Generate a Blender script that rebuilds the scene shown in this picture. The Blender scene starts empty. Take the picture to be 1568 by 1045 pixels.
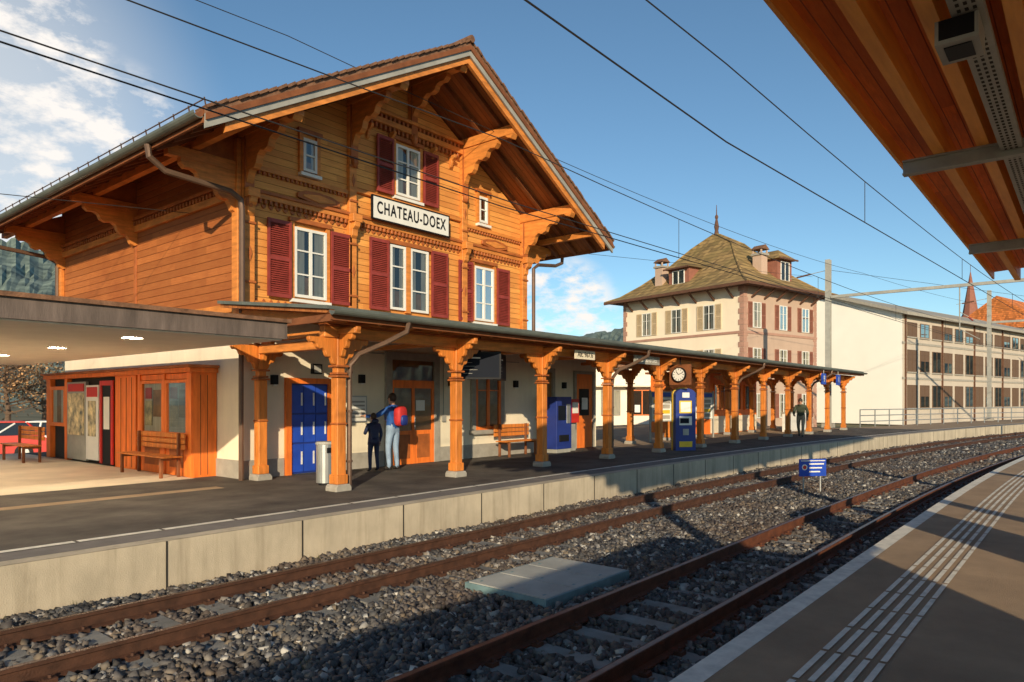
import bpy, bmesh, math, random
import numpy as np
from mathutils import Vector, Matrix, Euler
random.seed(7); rng=np.random.default_rng(5)
R=math.radians
sc=bpy.context.scene
COL=sc.collection
# ---------------------------------------------------------------- helpers
class MB:
    def __init__(s): s.v=[];s.f=[];s.m=[];s.mats=[];s.T=Matrix.Identity(4)
    def mi(s,m):
        if m not in s.mats: s.mats.append(m)
        return s.mats.index(m)
    def add(s,vs,fs,m):
        b=len(s.v);i=s.mi(m);T=s.T
        for v in vs: s.v.append(tuple(T@Vector(v)))
        for f in fs: s.f.append(tuple(b+k for k in f)); s.m.append(i)
    def box(s,x0,x1,y0,y1,z0,z1,m):
        s.add([(x0,y0,z0),(x1,y0,z0),(x1,y1,z0),(x0,y1,z0),(x0,y0,z1),(x1,y0,z1),(x1,y1,z1),(x0,y1,z1)],
              [(0,3,2,1),(4,5,6,7),(0,1,5,4),(1,2,6,5),(2,3,7,6),(3,0,4,7)],m)
    def cbox(s,c,d,m): s.box(c[0]-d[0]/2,c[0]+d[0]/2,c[1]-d[1]/2,c[1]+d[1]/2,c[2]-d[2]/2,c[2]+d[2]/2,m)
    def prof(s,pts,o,u,v,n,th,m):
        o=Vector(o);u=Vector(u);v=Vector(v);n=Vector(n);k=len(pts)
        A=[o+u*p[0]+v*p[1]-n*th/2 for p in pts];B=[o+u*p[0]+v*p[1]+n*th/2 for p in pts]
        fs=[tuple(range(k)),tuple(range(2*k-1,k-1,-1))]
        for i in range(k):
            j=(i+1)%k; fs.append((i,i+k,j+k,j))
        s.add(A+B,fs,m)
    def beam(s,p0,p1,w,h,m,up=(0,0,1)):
        p0=Vector(p0);p1=Vector(p1);d=(p1-p0).normalized();up=Vector(up)
        if abs(d.dot(up))>.99: up=Vector((1,0,0))
        sd=d.cross(up).normalized();u=sd.cross(d).normalized()
        vs=[]
        for p in (p0,p1):
            for a,b in ((-1,-1),(1,-1),(1,1),(-1,1)): vs.append(p+sd*a*w/2+u*b*h/2)
        s.add(vs,[(0,1,2,3),(7,6,5,4),(0,4,5,1),(1,5,6,2),(2,6,7,3),(3,7,4,0)],m)
    def tube(s,pts,r,m,n=8,cap=True):
        pts=[Vector(p) for p in pts];k=len(pts)
        rs=r if isinstance(r,(list,tuple)) else [r]*k
        vs=[];prev=None
        for i,p in enumerate(pts):
            d=(pts[min(i+1,k-1)]-pts[max(i-1,0)]).normalized()
            if prev is None:
                a=Vector((0,0,1)) if abs(d.z)<.9 else Vector((1,0,0))
                prev=d.cross(a).normalized()
            prev=(prev-d*prev.dot(d)).normalized();q=d.cross(prev)
            for j in range(n):
                t=2*math.pi*j/n; vs.append(p+(prev*math.cos(t)+q*math.sin(t))*rs[i])
        fs=[(i*n+j,i*n+(j+1)%n,(i+1)*n+(j+1)%n,(i+1)*n+j) for i in range(k-1) for j in range(n)]
        if cap: fs+= [tuple(range(n-1,-1,-1)),tuple((k-1)*n+j for j in range(n))]
        s.add(vs,fs,m)
    def ell(s,c,r,m,n=12,e=1.0,rot=None):
        vs=[];fs=[];h=n//2+1
        Rm=rot.to_matrix() if rot else Matrix.Identity(3)
        sg=lambda x:math.copysign(abs(x)**e,x)
        for i in range(h+1):
            a=-math.pi/2+math.pi*i/h
            for j in range(n):
                b=2*math.pi*j/n
                vs.append(Vector(c)+Rm@Vector((r[0]*sg(math.cos(a))*sg(math.cos(b)),r[1]*sg(math.cos(a))*sg(math.sin(b)),r[2]*sg(math.sin(a)))))
        for i in range(h):
            for j in range(n): fs.append((i*n+j,i*n+(j+1)%n,(i+1)*n+(j+1)%n,(i+1)*n+j))
        s.add(vs,fs,m)
    def build(s,name,parent=None,smooth=False,bevel=0,auto=False):
        me=bpy.data.meshes.new(name);me.from_pydata(s.v,[],s.f)
        for m in s.mats: me.materials.append(m)
        me.polygons.foreach_set('material_index',s.m)
        if smooth: me.polygons.foreach_set('use_smooth',[True]*len(s.f))
        me.update()
        bm=bmesh.new();bm.from_mesh(me);bmesh.ops.recalc_face_normals(bm,faces=bm.faces);bm.to_mesh(me);bm.free()
        o=bpy.data.objects.new(name,me);COL.objects.link(o)
        if parent: o.parent=parent
        if bevel:
            b=o.modifiers.new('b','BEVEL');b.width=bevel;b.segments=1;b.limit_method='ANGLE'
        return o
def root(name):
    o=bpy.data.objects.new(name,None);COL.objects.link(o);return o
def text(name,body,loc,rot,size,m,parent,xs=1,align='CENTER'):
    c=bpy.data.curves.new(name,'FONT');c.body=body;c.size=size;c.extrude=.003;c.align_x=align;c.align_y='CENTER';c.offset=0.0
    c.materials.append(m);o=bpy.data.objects.new(name,c);COL.objects.link(o)
    o.location=loc;o.rotation_euler=rot;o.scale=(xs,1,1);o.parent=parent;return o
# ---------------------------------------------------------------- materials
class NT:
    def __init__(s,m):
        m.use_nodes=True;s.t=m.node_tree;s.n=s.t.nodes;s.l=s.t.links
        s.b=s.n.get('Principled BSDF')
    def N(s,t,**k):
        x=s.n.new(t)
        for a,b in k.items(): setattr(x,a,b)
        return x
    def L(s,a,b): s.l.new(a,b)
    def math(s,op,a,b=None):
        x=s.N('ShaderNodeMath',operation=op)
        for i,q in enumerate((a,b)):
            if q is None: continue
            if isinstance(q,(int,float)): x.inputs[i].default_value=q
            else: s.L(q,x.inputs[i])
        return x.outputs[0]
    def noise(s,vec,scale,detail=5,stretch=None,rough=.6):
        if stretch:
            mp=s.N('ShaderNodeMapping');mp.inputs['Scale'].default_value=stretch;s.L(vec,mp.inputs[0]);vec=mp.outputs[0]
        x=s.N('ShaderNodeTexNoise');x.inputs['Scale'].default_value=scale;x.inputs['Detail'].default_value=detail;x.inputs['Roughness'].default_value=rough
        s.L(vec,x.inputs['Vector']);return x.outputs['Fac']
    def ramp(s,f,a,b,ca=(0,0,0,1),cb=(1,1,1,1)):
        x=s.N('ShaderNodeValToRGB');x.color_ramp.elements[0].position=a;x.color_ramp.elements[1].position=b
        x.color_ramp.elements[0].color=ca;x.color_ramp.elements[1].color=cb;s.L(f,x.inputs[0]);return x.outputs[0]
    def mix(s,f,a,b,bt='MIX'):
        x=s.N('ShaderNodeMix',data_type='RGBA',blend_type=bt)
        for i,q in ((0,f),(6,a),(7,b)):
            if isinstance(q,(int,float)): x.inputs[i].default_value=q
            elif isinstance(q,tuple): x.inputs[i].default_value=q if len(q)==4 else q+(1,)
            else: s.L(q,x.inputs[i])
        return x.outputs[2]
    def bump(s,h,st,d=.02):
        x=s.N('ShaderNodeBump');x.inputs['Strength'].default_value=st;x.inputs['Distance'].default_value=d
        s.L(h,x.inputs['Height']);s.L(x.outputs[0],s.b.inputs['Normal'])
    def obj(s): return s.N('ShaderNodeTexCoord').outputs['Object']
def c4(c,k=1): return (min(c[0]*k,1),min(c[1]*k,1),min(c[2]*k,1),1)
def P(name,col,rough=.7,var=.15,vs=3,bump=.15,bs=50,metal=0,col2=None,stretch=None,spec=.4,dirt=0,streak=0):
    m=bpy.data.materials.new(name);t=NT(m);co=t.obj()
    n=t.noise(co,vs,6,stretch)
    f=t.ramp(n,.3,.7)
    c=t.mix(f,c4(col,1-var),c4(col2 or col,1+var))
    if dirt:
        n2=t.noise(co,1.1,8,(1,1,.35),.7);c=t.mix(t.math('MULTIPLY',t.ramp(n2,.45,.75),dirt),c,c4(col,.35))
    if streak:
        n3=t.noise(co,5,6,(1,1,.06),.65);c=t.mix(t.math('MULTIPLY',t.ramp(n3,.5,.72),streak),c,c4((col[0],col[1]*.93,col[2]*.85),.45))
    t.L(c,t.b.inputs['Base Color']);t.b.inputs['Roughness'].default_value=rough;t.b.inputs['Metallic'].default_value=metal
    t.b.inputs['Specular IOR Level'].default_value=spec
    if bump: t.bump(t.noise(co,bs,4,stretch),bump,.02)
    return m
def PLANK(name,col,axis=2,pw=.14,ga=0,rough=.6,var=.25,groove=.35,knots=True,dirt=.35):
    m=bpy.data.materials.new(name);t=NT(m);co=t.obj()
    sp=t.N('ShaderNodeSeparateXYZ');t.L(co,sp.inputs[0])
    z=t.math('DIVIDE',sp.outputs[axis],pw);fl=t.math('FLOOR',z);fr=t.math('FRACT',z)
    wn0=t.N('ShaderNodeTexWhiteNoise',noise_dimensions='1D');t.L(fl,wn0.inputs['W'])
    lg=t.math('ADD',sp.outputs[0],sp.outputs[1])
    if axis==1: lg=sp.outputs[0]
    if axis==0: lg=sp.outputs[1]
    cell=t.math('FLOOR',t.math('ADD',t.math('DIVIDE',lg,2.7),t.math('MULTIPLY',wn0.outputs['Value'],9)))
    wn=t.N('ShaderNodeTexWhiteNoise',noise_dimensions='2D')
    cb=t.N('ShaderNodeCombineXYZ');t.L(fl,cb.inputs[0]);t.L(cell,cb.inputs[1]);t.L(cb.outputs[0],wn.inputs['Vector'])
    st=[2,2,2];st[axis]=22
    if axis==2: st=[1.5,1.5,25]
    g=t.noise(co,1.6,8,tuple(st),.65)
    base=t.mix(wn.outputs['Value'],c4(col,1-var),c4(col,1+var*.8))
    base=t.mix(t.math('MULTIPLY',t.ramp(g,.33,.72),.68),base,c4((col[0]*.58,col[1]*.44,col[2]*.38)))
    if dirt:
        n2=t.noise(co,.7,7,None,.7);base=t.mix(t.math('MULTIPLY',t.ramp(n2,.42,.78),dirt),base,c4((col[0]*.55,col[1]*.38,col[2]*.35)))
        kn=t.N('ShaderNodeTexVoronoi');kn.inputs['Scale'].default_value=3.1;t.L(co,kn.inputs['Vector'])
        base=t.mix(t.math('MULTIPLY',t.math('LESS_THAN',kn.outputs['Distance'],.055),.6),base,c4((col[0]*.3,col[1]*.2,col[2]*.2)))
    edge=t.math('LESS_THAN',fr,.08)
    base=t.mix(t.math('MULTIPLY',edge,groove+.35),base,c4((col[0]*.2,col[1]*.12,col[2]*.1)))
    t.L(base,t.b.inputs['Base Color']);t.b.inputs['Roughness'].default_value=rough;t.b.inputs['Specular IOR Level'].default_value=.3
    h=t.math('ADD',t.math('MULTIPLY',t.math('MINIMUM',fr,.12),6.0),t.math('MULTIPLY',g,.4))
    t.bump(h,.8,.015);return m
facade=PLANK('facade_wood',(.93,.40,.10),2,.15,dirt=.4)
sidew=PLANK('side_wood_shaded',(.48,.165,.045),2,.17,dirt=.65)  # darker, redder planks: side-wall shade put into the wood colour
beamw=P('beam_wood',(.68,.24,.05),.55,.28,2.2,.2,20,stretch=(1,1,6),dirt=.5)
trimw=P('trim_wood',(.42,.12,.028),.55,.25,4,.2,25,dirt=.45)
darkw=P('dark_wood',(.22,.075,.026),.65,.3,3,.2,25)
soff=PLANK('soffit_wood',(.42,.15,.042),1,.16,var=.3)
postw=P('post_wood',(.68,.215,.036),.5,.28,2.4,.25,18,stretch=(7,7,.8),dirt=.5)
orange=P('orange_panel_wood',(.90,.20,.03),.5,.22,2,.2,18,stretch=(6,6,.8),dirt=.2)
redw=P('shutter_red',(.29,.045,.034),.55,.25,5,.1,40,dirt=.35)
white=P('white_paint',(.78,.76,.7),.5,.05,3,.05,30)
cream=P('cream_render',(.84,.74,.56),.85,.08,.9,.25,120,dirt=.16,streak=.12)
stone=P('grey_stone',(.36,.33,.28),.85,.15,5,.3,60)
conc=P('platform_concrete',(.54,.46,.34),.85,.15,1.3,.35,70,dirt=.5,streak=.6)
concd=P('coping_grey',(.19,.17,.155),.9,.2,2,.4,90,dirt=.3)
asph=P('asphalt',(.070,.058,.05),.85,.35,1.2,.6,160,col2=(.10,.085,.07))
asph2=P('asphalt_warm',(.36,.25,.155),.9,.16,1.6,.7,160,dirt=.35)
plaza=P('plaza_paving',(.66,.56,.42),.9,.15,1,.3,80)
paint=P('platform_marking',(.72,.68,.58),.7,.18,9,.2,90,dirt=.4)
rust=P('rail_rust',(.12,.040,.018),.7,.4,8,.4,80)
rust2=P('rail_rust_dark',(.075,.032,.018),.7,.4,8,.4,80)
railtop=P('rail_head',(.17,.10,.07),.4,.3,6,.1,80,metal=.6)
sleep=P('sleeper_concrete',(.25,.24,.215),.9,.25,4,.4,60,dirt=.7)
metal=P('galvanised',(.42,.43,.42),.45,.12,4,.05,40,metal=.7)
steel=P('painted_steel_grey',(.36,.35,.31),.5,.15,3,.05,40,dirt=.3)
pipe=P('brown_pipe',(.15,.09,.06),.45,.2,3,.05,40,metal=.3)
gut=P('gutter_metal',(.18,.195,.165),.5,.25,2,.1,30,metal=.4)
black=P('black_plastic',(.012,.012,.014),.5,.1,4,0,spec=.2)
wirem=P('wire',(.03,.028,.027),.6,.1,3,0)
blue=P('blue_paint',(.02,.07,.45),.35,.15,3,.05,30,dirt=.2)
navy=P('navy_blue',(.02,.04,.22),.4,.1,3,.03,30)
yellow=P('yellow_paint',(.75,.48,.03),.45,.08,3,0)
redp=P('red_paint',(.60,.03,.02),.4,.1,3,0)
dark=P('dark_interior',(.03,.026,.022),.8,.3,3,0)
curtain=P('curtain',(.62,.56,.46),.8,.25,1.2,0,stretch=(18,18,1))
warmin=P('interior_warm',(.34,.17,.07),.8,.45,2.5,0)
poster=P('poster_print',(.10,.22,.35),.6,.8,4,0,col2=(.6,.45,.25))
tilem=P('verge_tile',(.20,.10,.055),.85,.45,9,.4,40)
def GLASS():
    m=bpy.data.materials.new('window_glass');t=NT(m)
    t.n.remove(t.b);o=t.n['Material Output']
    tr=t.N('ShaderNodeBsdfTransparent');tr.inputs[0].default_value=(.78,.8,.78,1)
    gl=t.N('ShaderNodeBsdfGlossy');gl.inputs['Roughness'].default_value=.03;gl.inputs['Color'].default_value=(.9,.92,.9,1)
    lw=t.N('ShaderNodeLayerWeight');lw.inputs[0].default_value=.3
    mx=t.N('ShaderNodeMixShader');f=t.math('ADD',t.math('MULTIPLY',lw.outputs['Fresnel'],.7),.10)
    t.L(f,mx.inputs[0]);t.L(tr.outputs[0],mx.inputs[1]);t.L(gl.outputs[0],mx.inputs[2]);t.L(mx.outputs[0],o.inputs[0]);return m
glass=GLASS()
def BALLAST(stones):
    m=bpy.data.materials.new('ballast_stone' if stones else 'ballast_bed');t=NT(m);co=t.obj()
    if stones:
        g=t.N('ShaderNodeNewGeometry');f=g.outputs['Random Per Island']
    else:
        v=t.N('ShaderNodeTexVoronoi');v.inputs['Scale'].default_value=17;t.L(co,v.inputs['Vector'])
        sp=t.N('ShaderNodeSeparateColor');t.L(v.outputs['Color'],sp.inputs[0]);f=sp.outputs[0]
        t.bump(v.outputs['Distance'],1,.06)
    r=t.N('ShaderNodeValToRGB');e=r.color_ramp
    e.elements[0].color=(.03,.028,.027,1);e.elements[1].color=(.60,.57,.50,1)
    for p,c in ((.35,(.075,.074,.075,1)),(.6,(.12,.115,.112,1)),(.8,(.19,.15,.105,1)),(.93,(.27,.26,.245,1))):
        x=e.elements.new(p);x.color=c
    t.L(f,r.inputs[0])
    n=t.noise(co,.6,5);c=t.mix(t.math('MULTIPLY',t.ramp(n,.42,.68),.5),r.outputs[0],(.12,.07,.04,1))
    t.L(c,t.b.inputs['Base Color']);t.b.inputs['Roughness'].default_value=.75
    return m
bstone=BALLAST(True);bbed=BALLAST(False)
def TILE(name,col,ph=.3,pw=.3):
    m=bpy.data.materials.new(name);t=NT(m);co=t.obj()
    sp=t.N('ShaderNodeSeparateXYZ');t.L(co,sp.inputs[0])
    z=t.math('DIVIDE',sp.outputs[2],ph);fr=t.math('FRACT',z);fl=t.math('FLOOR',z)
    h=t.math('DIVIDE',t.math('ADD',sp.outputs[0],sp.outputs[1]),pw);h=t.math('ADD',h,t.math('MULTIPLY',fl,.5))
    cb=t.N('ShaderNodeCombineXYZ');t.L(fl,cb.inputs[0]);t.L(t.math('FLOOR',h),cb.inputs[1])
    wn=t.N('ShaderNodeTexWhiteNoise',noise_dimensions='2D');t.L(cb.outputs[0],wn.inputs['Vector'])
    c=t.mix(wn.outputs['Value'],c4(col,.55),c4(col,1.4))
    c=t.mix(t.math('MULTIPLY',t.ramp(t.noise(co,.5,6),.4,.75),.6),c,c4((col[0]*.7,col[1]*.9,col[2]*.7)))
    c=t.mix(t.math('MULTIPLY',t.math('LESS_THAN',fr,.15),.6),c,c4(col,.2))
    t.L(c,t.b.inputs['Base Color']);t.b.inputs['Roughness'].default_value=.9
    t.bump(t.math('ADD',fr,t.math('MULTIPLY',t.math('FRACT',h),.3)),.6,.04);return m
mtile=TILE('mansion_tiles',(.29,.185,.075),.3,.34)
otile=TILE('orange_tiles',(.65,.19,.05),.3,.3)
lampm=bpy.data.materials.new('lit_downlight');_t=NT(lampm);_t.b.inputs['Base Color'].default_value=(.9,.85,.75,1);_t.b.inputs['Emission Color'].default_value=(1,.84,.62,1);_t.b.inputs['Emission Strength'].default_value=170
# ---------------------------------------------------------------- camera frame
TH=R(39.5);cs,sn=math.cos(TH),math.sin(TH);H=1.62
def W(px,d):
    r=(px-784)/1077*d
    return (d*cs+r*sn, d*sn-r*cs)
def off(x): return (x-12)**2/450 if x>12 else 0.0
cam=bpy.data.cameras.new('camera');cam.sensor_width=36;cam.lens=1077/1568*36;cam.shift_y=.0577;cam.clip_end=3000;cam.clip_start=.05
co=bpy.data.objects.new('camera',cam);COL.objects.link(co);co.location=(0,0,H);co.rotation_euler=(R(90),0,TH-R(90));sc.camera=co
# ---------------------------------------------------------------- light
SEL,SAZ=R(17),R(220)
sv=Vector((math.cos(SAZ)*math.cos(SEL),math.sin(SAZ)*math.cos(SEL),math.sin(SEL)))
sl=bpy.data.lights.new('sun','SUN');sl.energy=5;sl.angle=R(.5);sl.color=(1,.83,.58)
so=bpy.data.objects.new('sun',sl);COL.objects.link(so);so.rotation_euler=sv.to_track_quat('Z','Y').to_euler()
w=bpy.data.worlds.new('World');sc.world=w;w.use_nodes=True
t=NT.__new__(NT);t.t=w.node_tree;t.n=w.node_tree.nodes;t.l=w.node_tree.links;t.b=None
bg=t.n['Background'];sky=t.N('ShaderNodeTexSky',sky_type='NISHITA');sky.sun_disc=False
sky.sun_elevation=SEL;sky.sun_rotation=math.atan2(sv.x,sv.y);sky.altitude=950;sky.air_density=1.0;sky.dust_density=.4;sky.ozone_density=1.8
tc=t.N('ShaderNodeTexCoord');dirv=tc.outputs['Generated']
def skyd(px,py):
    v=Vector((cs,sn,0))*1077+Vector((sn,-cs,0))*(px-784)+Vector((0,0,613-py));return v.normalized()
def blob(px,py,rad):
    dp=t.N('ShaderNodeVectorMath',operation='DOT_PRODUCT');t.L(dirv,dp.inputs[0]);dp.inputs[1].default_value=skyd(px,py)
    mr=t.N('ShaderNodeMapRange',interpolation_type='SMOOTHSTEP');mr.inputs[1].default_value=math.cos(R(rad));mr.inputs[2].default_value=1;t.L(dp.outputs['Value'],mr.inputs[0]);return mr.outputs[0]
n=t.noise(dirv,15,11,(1,1,2.0),.62)
cl=t.ramp(n,.45,.60)
m1=t.math('MAXIMUM',blob(35,75,5.5),t.math('MULTIPLY',blob(150,260,8),.9))
m1=t.math('MAXIMUM',m1,blob(10,280,7))
m1=t.math('MAXIMUM',m1,t.math('MULTIPLY',blob(850,492,6),1))
m1=t.math('MINIMUM',t.math('MULTIPLY',m1,2.0),1.0)
fac=t.math('MULTIPLY',cl,m1)
haze=t.math('MULTIPLY',blob(-190,220,21),.6)
c=t.mix(1.0,sky.outputs[0],(.82,1.0,1.02,1),'MULTIPLY')
c=t.mix(haze,c,(6.8,6.8,6.6,1))
c=t.mix(fac,c,(7.8,7.4,7.0,1))
t.L(c,bg.inputs[0]);bg.inputs[1].default_value=.13
sc.view_settings.view_transform='Standard';sc.view_settings.look='None';sc.view_settings.exposure=0
# ---------------------------------------------------------------- ground
def xs(a,b,st=2.0):
    n=max(1,int(math.ceil((b-a)/st)));return [a+(b-a)*i/n for i in range(n+1)]
def sweep(mb,pts,X,m,curve=True):
    k=len(pts);vs=[];
    for x in X:
        o=off(x) if curve else 0
        for p in pts: vs.append((x,p[0]-o,p[1]))
    fs=[(i*k+j,i*k+(j+1)%k,(i+1)*k+(j+1)%k,(i+1)*k+j) for i in range(len(X)-1) for j in range(k)]
    fs+=[tuple(range(k)),tuple((len(X)-1)*k+j for j in range(k-1,-1,-1))]
    mb.add(vs,fs,m)
def strip(mb,y0,y1,z,X,m,curve=True):
    vs=[]
    for x in X:
        o=off(x) if curve else 0
        vs+=[(x,y0-o,z),(x,y1-o,z)]
    mb.add(vs,[(2*i,2*i+2,2*i+3,2*i+1) for i in range(len(X)-1)],m)
grass=P('ground_grass',(.12,.12,.05),.95,.35,.15,.4,8,col2=(.17,.14,.08))
mb=MB();mb.add([(-1500,-1500,-.7),(2500,-1500,-.7),(2500,2500,-.7),(-1500,2500,-.7)],[(0,1,2,3)],grass);mb.build('ground')
mb=MB();mb.add([(-60,25.3,-.69),(120,25.3,-.69),(120,46,-.69),(-60,46,-.69)],[(0,1,2,3)],asph2);mb.build('street')
mb=MB();LX=xs(-25,115)
sweep(mb,[(8.2,-.8),(8.2,-.0),(9.3,0),(9.3,-.8)],LX,conc)
for x in [.11+1.8*i for i in range(-8,60)]:
    mb.box(x-.009,x+.009,8.192-off(x),8.199-off(x),-.6,.0,dark)
strip(mb,8.2+.0,8.42,.004,LX,conc);strip(mb,8.42,8.86,.005,LX,concd)
mb.build('platform_edge_wall')
mb=MB();strip(mb,8.86,25.2,.006,xs(-25,44),asph)
strip(mb,8.86,13,.006,xs(44,115),asph2)
mb.add([(-25,9.2,-.7),(-25,25.2,-.7),(-25,25.2,0),(-25,9.2,0)],[(0,1,2,3)],conc)
vs=[(x,25.2-off(x),z) for x in xs(-25,44) for z in (-.7,0)]
mb.add(vs,[(2*i,2*i+2,2*i+3,2*i+1) for i in range(len(vs)//2-1)],conc)
mb.add([(-25,14.2,.012),(7.0,14.2,.012),(7.0,25,.012),(-25,25,.012)],[(0,1,2,3)],plaza)
mb.add([(21,10.9,.012),(43,10.9,.012),(43,22,.012),(21,22,.012)],[(0,1,2,3)],asph2)
mb.build('station_platform')
mb=MB()
x=-20.0
while x<100:
    o0=off(x);o1=off(x+.92)
    mb.add([(x,8.86-o0,.012),(x+.92,8.86-o1,.012),(x+.92,8.98-o1,.012),(x,8.98-o0,.012)],[(0,1,2,3)],paint);x+=.96
for k in range(4):
    mb.box(-12,6.6,12.3+k*.08,12.33+k*.08,.006,.014,asph2)
mb.build('platform_line_marking')
mb=MB();RX=xs(-25,80)
sweep(mb,[(1.87,-.8),(1.87,0),(-7,0),(-7,-.8)],RX,conc)
strip(mb,1.72,1.872,.004,RX,paint);strip(mb,-7,1.72,.003,RX,asph2)
mb.build('island_platform')
mb=MB()
x=-6.0
while x<60:
    for k in range(5):
        L=.56
        y=.97+k*.085;o0=off(x);o1=off(x+L)
        mb.add([(x,y-o0,.010),(x+L,y-o1,.010),(x+L,y+.038-o1,.010),(x,y+.038-o0,.010)],[(0,1,2,3)],paint)
    x+=.60
mb.build('tactile_paving_strip')
mb=MB();strip(mb,1.88,8.19,-.575,xs(-25,115),bbed);mb.build('ballast_bed')
def rails(name,yc,rm):
    r=root(name);mb=MB()
    for s in (-.53,.53):
        y=yc+s;b=-.53
        pr=[(y-.065,b),(y+.065,b),(y+.065,b+.012),(y+.012,b+.03),(y+.012,b+.11),(y+.034,b+.122),(y+.034,b+.150),(y-.034,b+.150),(y-.034,b+.122),(y-.012,b+.11),(y-.012,b+.03),(y-.065,b+.012)]
        sweep(mb,pr,xs(-25,112,1.5),rm)
        strip(mb,y-.024,y+.024,b+.1515,xs(-25,112,1.5),railtop)
    mb.build('rails',r)
    mb=MB();x=-10.1
    while x<80:
        o=off(x)
        a=-math.atan((x-12)/225) if x>12 else 0
        mb.T=Matrix.Translation((x,yc-o,0))@Matrix.Rotation(a,4,'Z')
        mb.prof([(-.13,-.7),(.13,-.7),(.105,-.535),(-.105,-.535)],(0,0,0),(1,0,0),(0,0,1),(0,1,0),1.9,sleep)
        if x<40:
            for s in (-.53,.53):
                for q in (-1,1):
                    mb.box(-.045,.045,s+q*.10-.035,s+q*.10+.035,-.535,-.50,rm)
                    mb.tube([(0,s+q*.10,-.5),(0,s+q*.10,-.475)],.016,rm,6)
        x+=.6
    mb.T=Matrix.Identity(4);mb.build('sleepers',r)
rails('railway_track',6.77,rust2);rails('railway_track',3.32,rust)
def stones(N,x0,x1,s0,s1,zj):
    x=rng.uniform(x0,x1,N);y=rng.uniform(1.9,8.17,N)
    ok=np.ones(N,bool)
    for yc in (6.77,3.32):
        ph=np.abs(((x+10.1+.3)%.6)-.3)
        ok&=~((ph<.115)&(np.abs(y-yc)<.95)&(rng.random(N)>.09))
        for s in (-.53,.53): ok&=np.abs(y-yc-s)>.06
    ok&=~((x>5.85)&(x<7.6)&(y>4.3)&(y<5.6))
    x=x[ok];y=y[ok];n=len(x)
    sz=rng.uniform(s0,s1,n)
    base=np.array([[-1,-1,-1],[1,-1,-1],[1,1,-1],[-1,1,-1],[-1,-1,1],[1,-1,1],[1,1,1],[-1,1,1]],float)*.5
    v=base[None]*(1+rng.uniform(-.38,.3,(n,8,3)))
    v*=np.stack([rng.uniform(.8,1.35,n),rng.uniform(.7,1.1,n),rng.uniform(.5,.85,n)],1)[:,None]
    q=rng.normal(size=(n,4));q/=np.linalg.norm(q,axis=1)[:,None]
    a,b,c,d=q.T
    Rm=np.stack([1-2*(c*c+d*d),2*(b*c-a*d),2*(b*d+a*c),2*(b*c+a*d),1-2*(b*b+d*d),2*(c*d-a*b),2*(b*d-a*c),2*(c*d+a*b),1-2*(b*b+c*c)],1).reshape(n,3,3)
    v=np.einsum('nij,nkj->nki',Rm,v)*sz[:,None,None]
    o=np.where(x>12,(x-12)**2/450,0)
    hump=.04*np.sin(x*1.3+y)*np.sin(y*2.1)
    v+=np.stack([x,y-o,-.575+rng.uniform(0,zj,n)+hump*.5],1)[:,None]
    f=np.array([[0,3,2,1],[4,5,6,7],[0,1,5,4],[1,2,6,5],[2,3,7,6],[3,0,4,7]])
    F=(f[None]+8*np.arange(n)[:,None,None]).reshape(-1,4)
    return v.reshape(-1,3),F
V=[];F=[];b=0
for a in ((56000,.8,13,.030,.080,.045),(26000,13,28,.05,.085,.03),(16000,28,60,.08,.13,.03)):
    v,f=stones(*a);V.append(v);F.append(f+b);b+=len(v)
V=np.concatenate(V);F=np.concatenate(F)
me=bpy.data.meshes.new('ballast_gravel');me.vertices.add(len(V));me.vertices.foreach_set('co',V.ravel())
me.loops.add(F.size);me.loops.foreach_set('vertex_index',F.ravel().astype(np.int32));me.polygons.add(len(F))
me.polygons.foreach_set('loop_start',np.arange(0,F.size,4,dtype=np.int32));me.polygons.foreach_set('loop_total',np.full(len(F),4,dtype=np.int32))
me.update(calc_edges=True);me.validate();me.materials.append(bstone)
o=bpy.data.objects.new('ballast_gravel',me);COL.objects.link(o)
panel=P('cover_board',(.40,.40,.36),.75,.12,3,.2,50,dirt=.4);paned=P('cover_edge',(.16,.25,.26),.7,.2,5,.2,40)
mb=MB();
for i in range(3): mb.box(5.9+i*.55,6.43+i*.55,4.4,5.5,-.54,-.455,panel)
mb.box(5.88,7.56,4.37,4.399,-.6,-.46,paned);mb.box(5.88,7.56,5.501,5.53,-.6,-.46,paned);mb.box(5.86,5.879,4.37,5.53,-.6,-.46,paned)
for i in range(3):
    for y in (4.5,4.95,5.4): mb.cbox((6.0+i*.55,y,-.454),(.05,.03,.004),paned)
mb.build('cable_pit_cover',bevel=.006)
weed=P('dry_weeds',(.17,.13,.05),.9,.4,3,0,col2=(.10,.12,.04))
mb=MB();rw=random.Random(4)
for i in range(90):
    x=rw.uniform(2,40);y=rw.choice([rw.uniform(7.95,8.17),rw.uniform(4.8,5.3),rw.uniform(1.92,2.1)])-off(x)
    for j in range(9):
        a=rw.uniform(0,6.28);L=rw.uniform(.05,.14);bx=x+rw.gauss(0,.03);by=y+rw.gauss(0,.03)
        mb.add([(bx-.004,by,-.57),(bx+.004,by,-.57),(bx+math.cos(a)*L*.5,by+math.sin(a)*L*.5,-.55+L)],[(0,1,2)],weed)
mb.build('dry_weeds')
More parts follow.
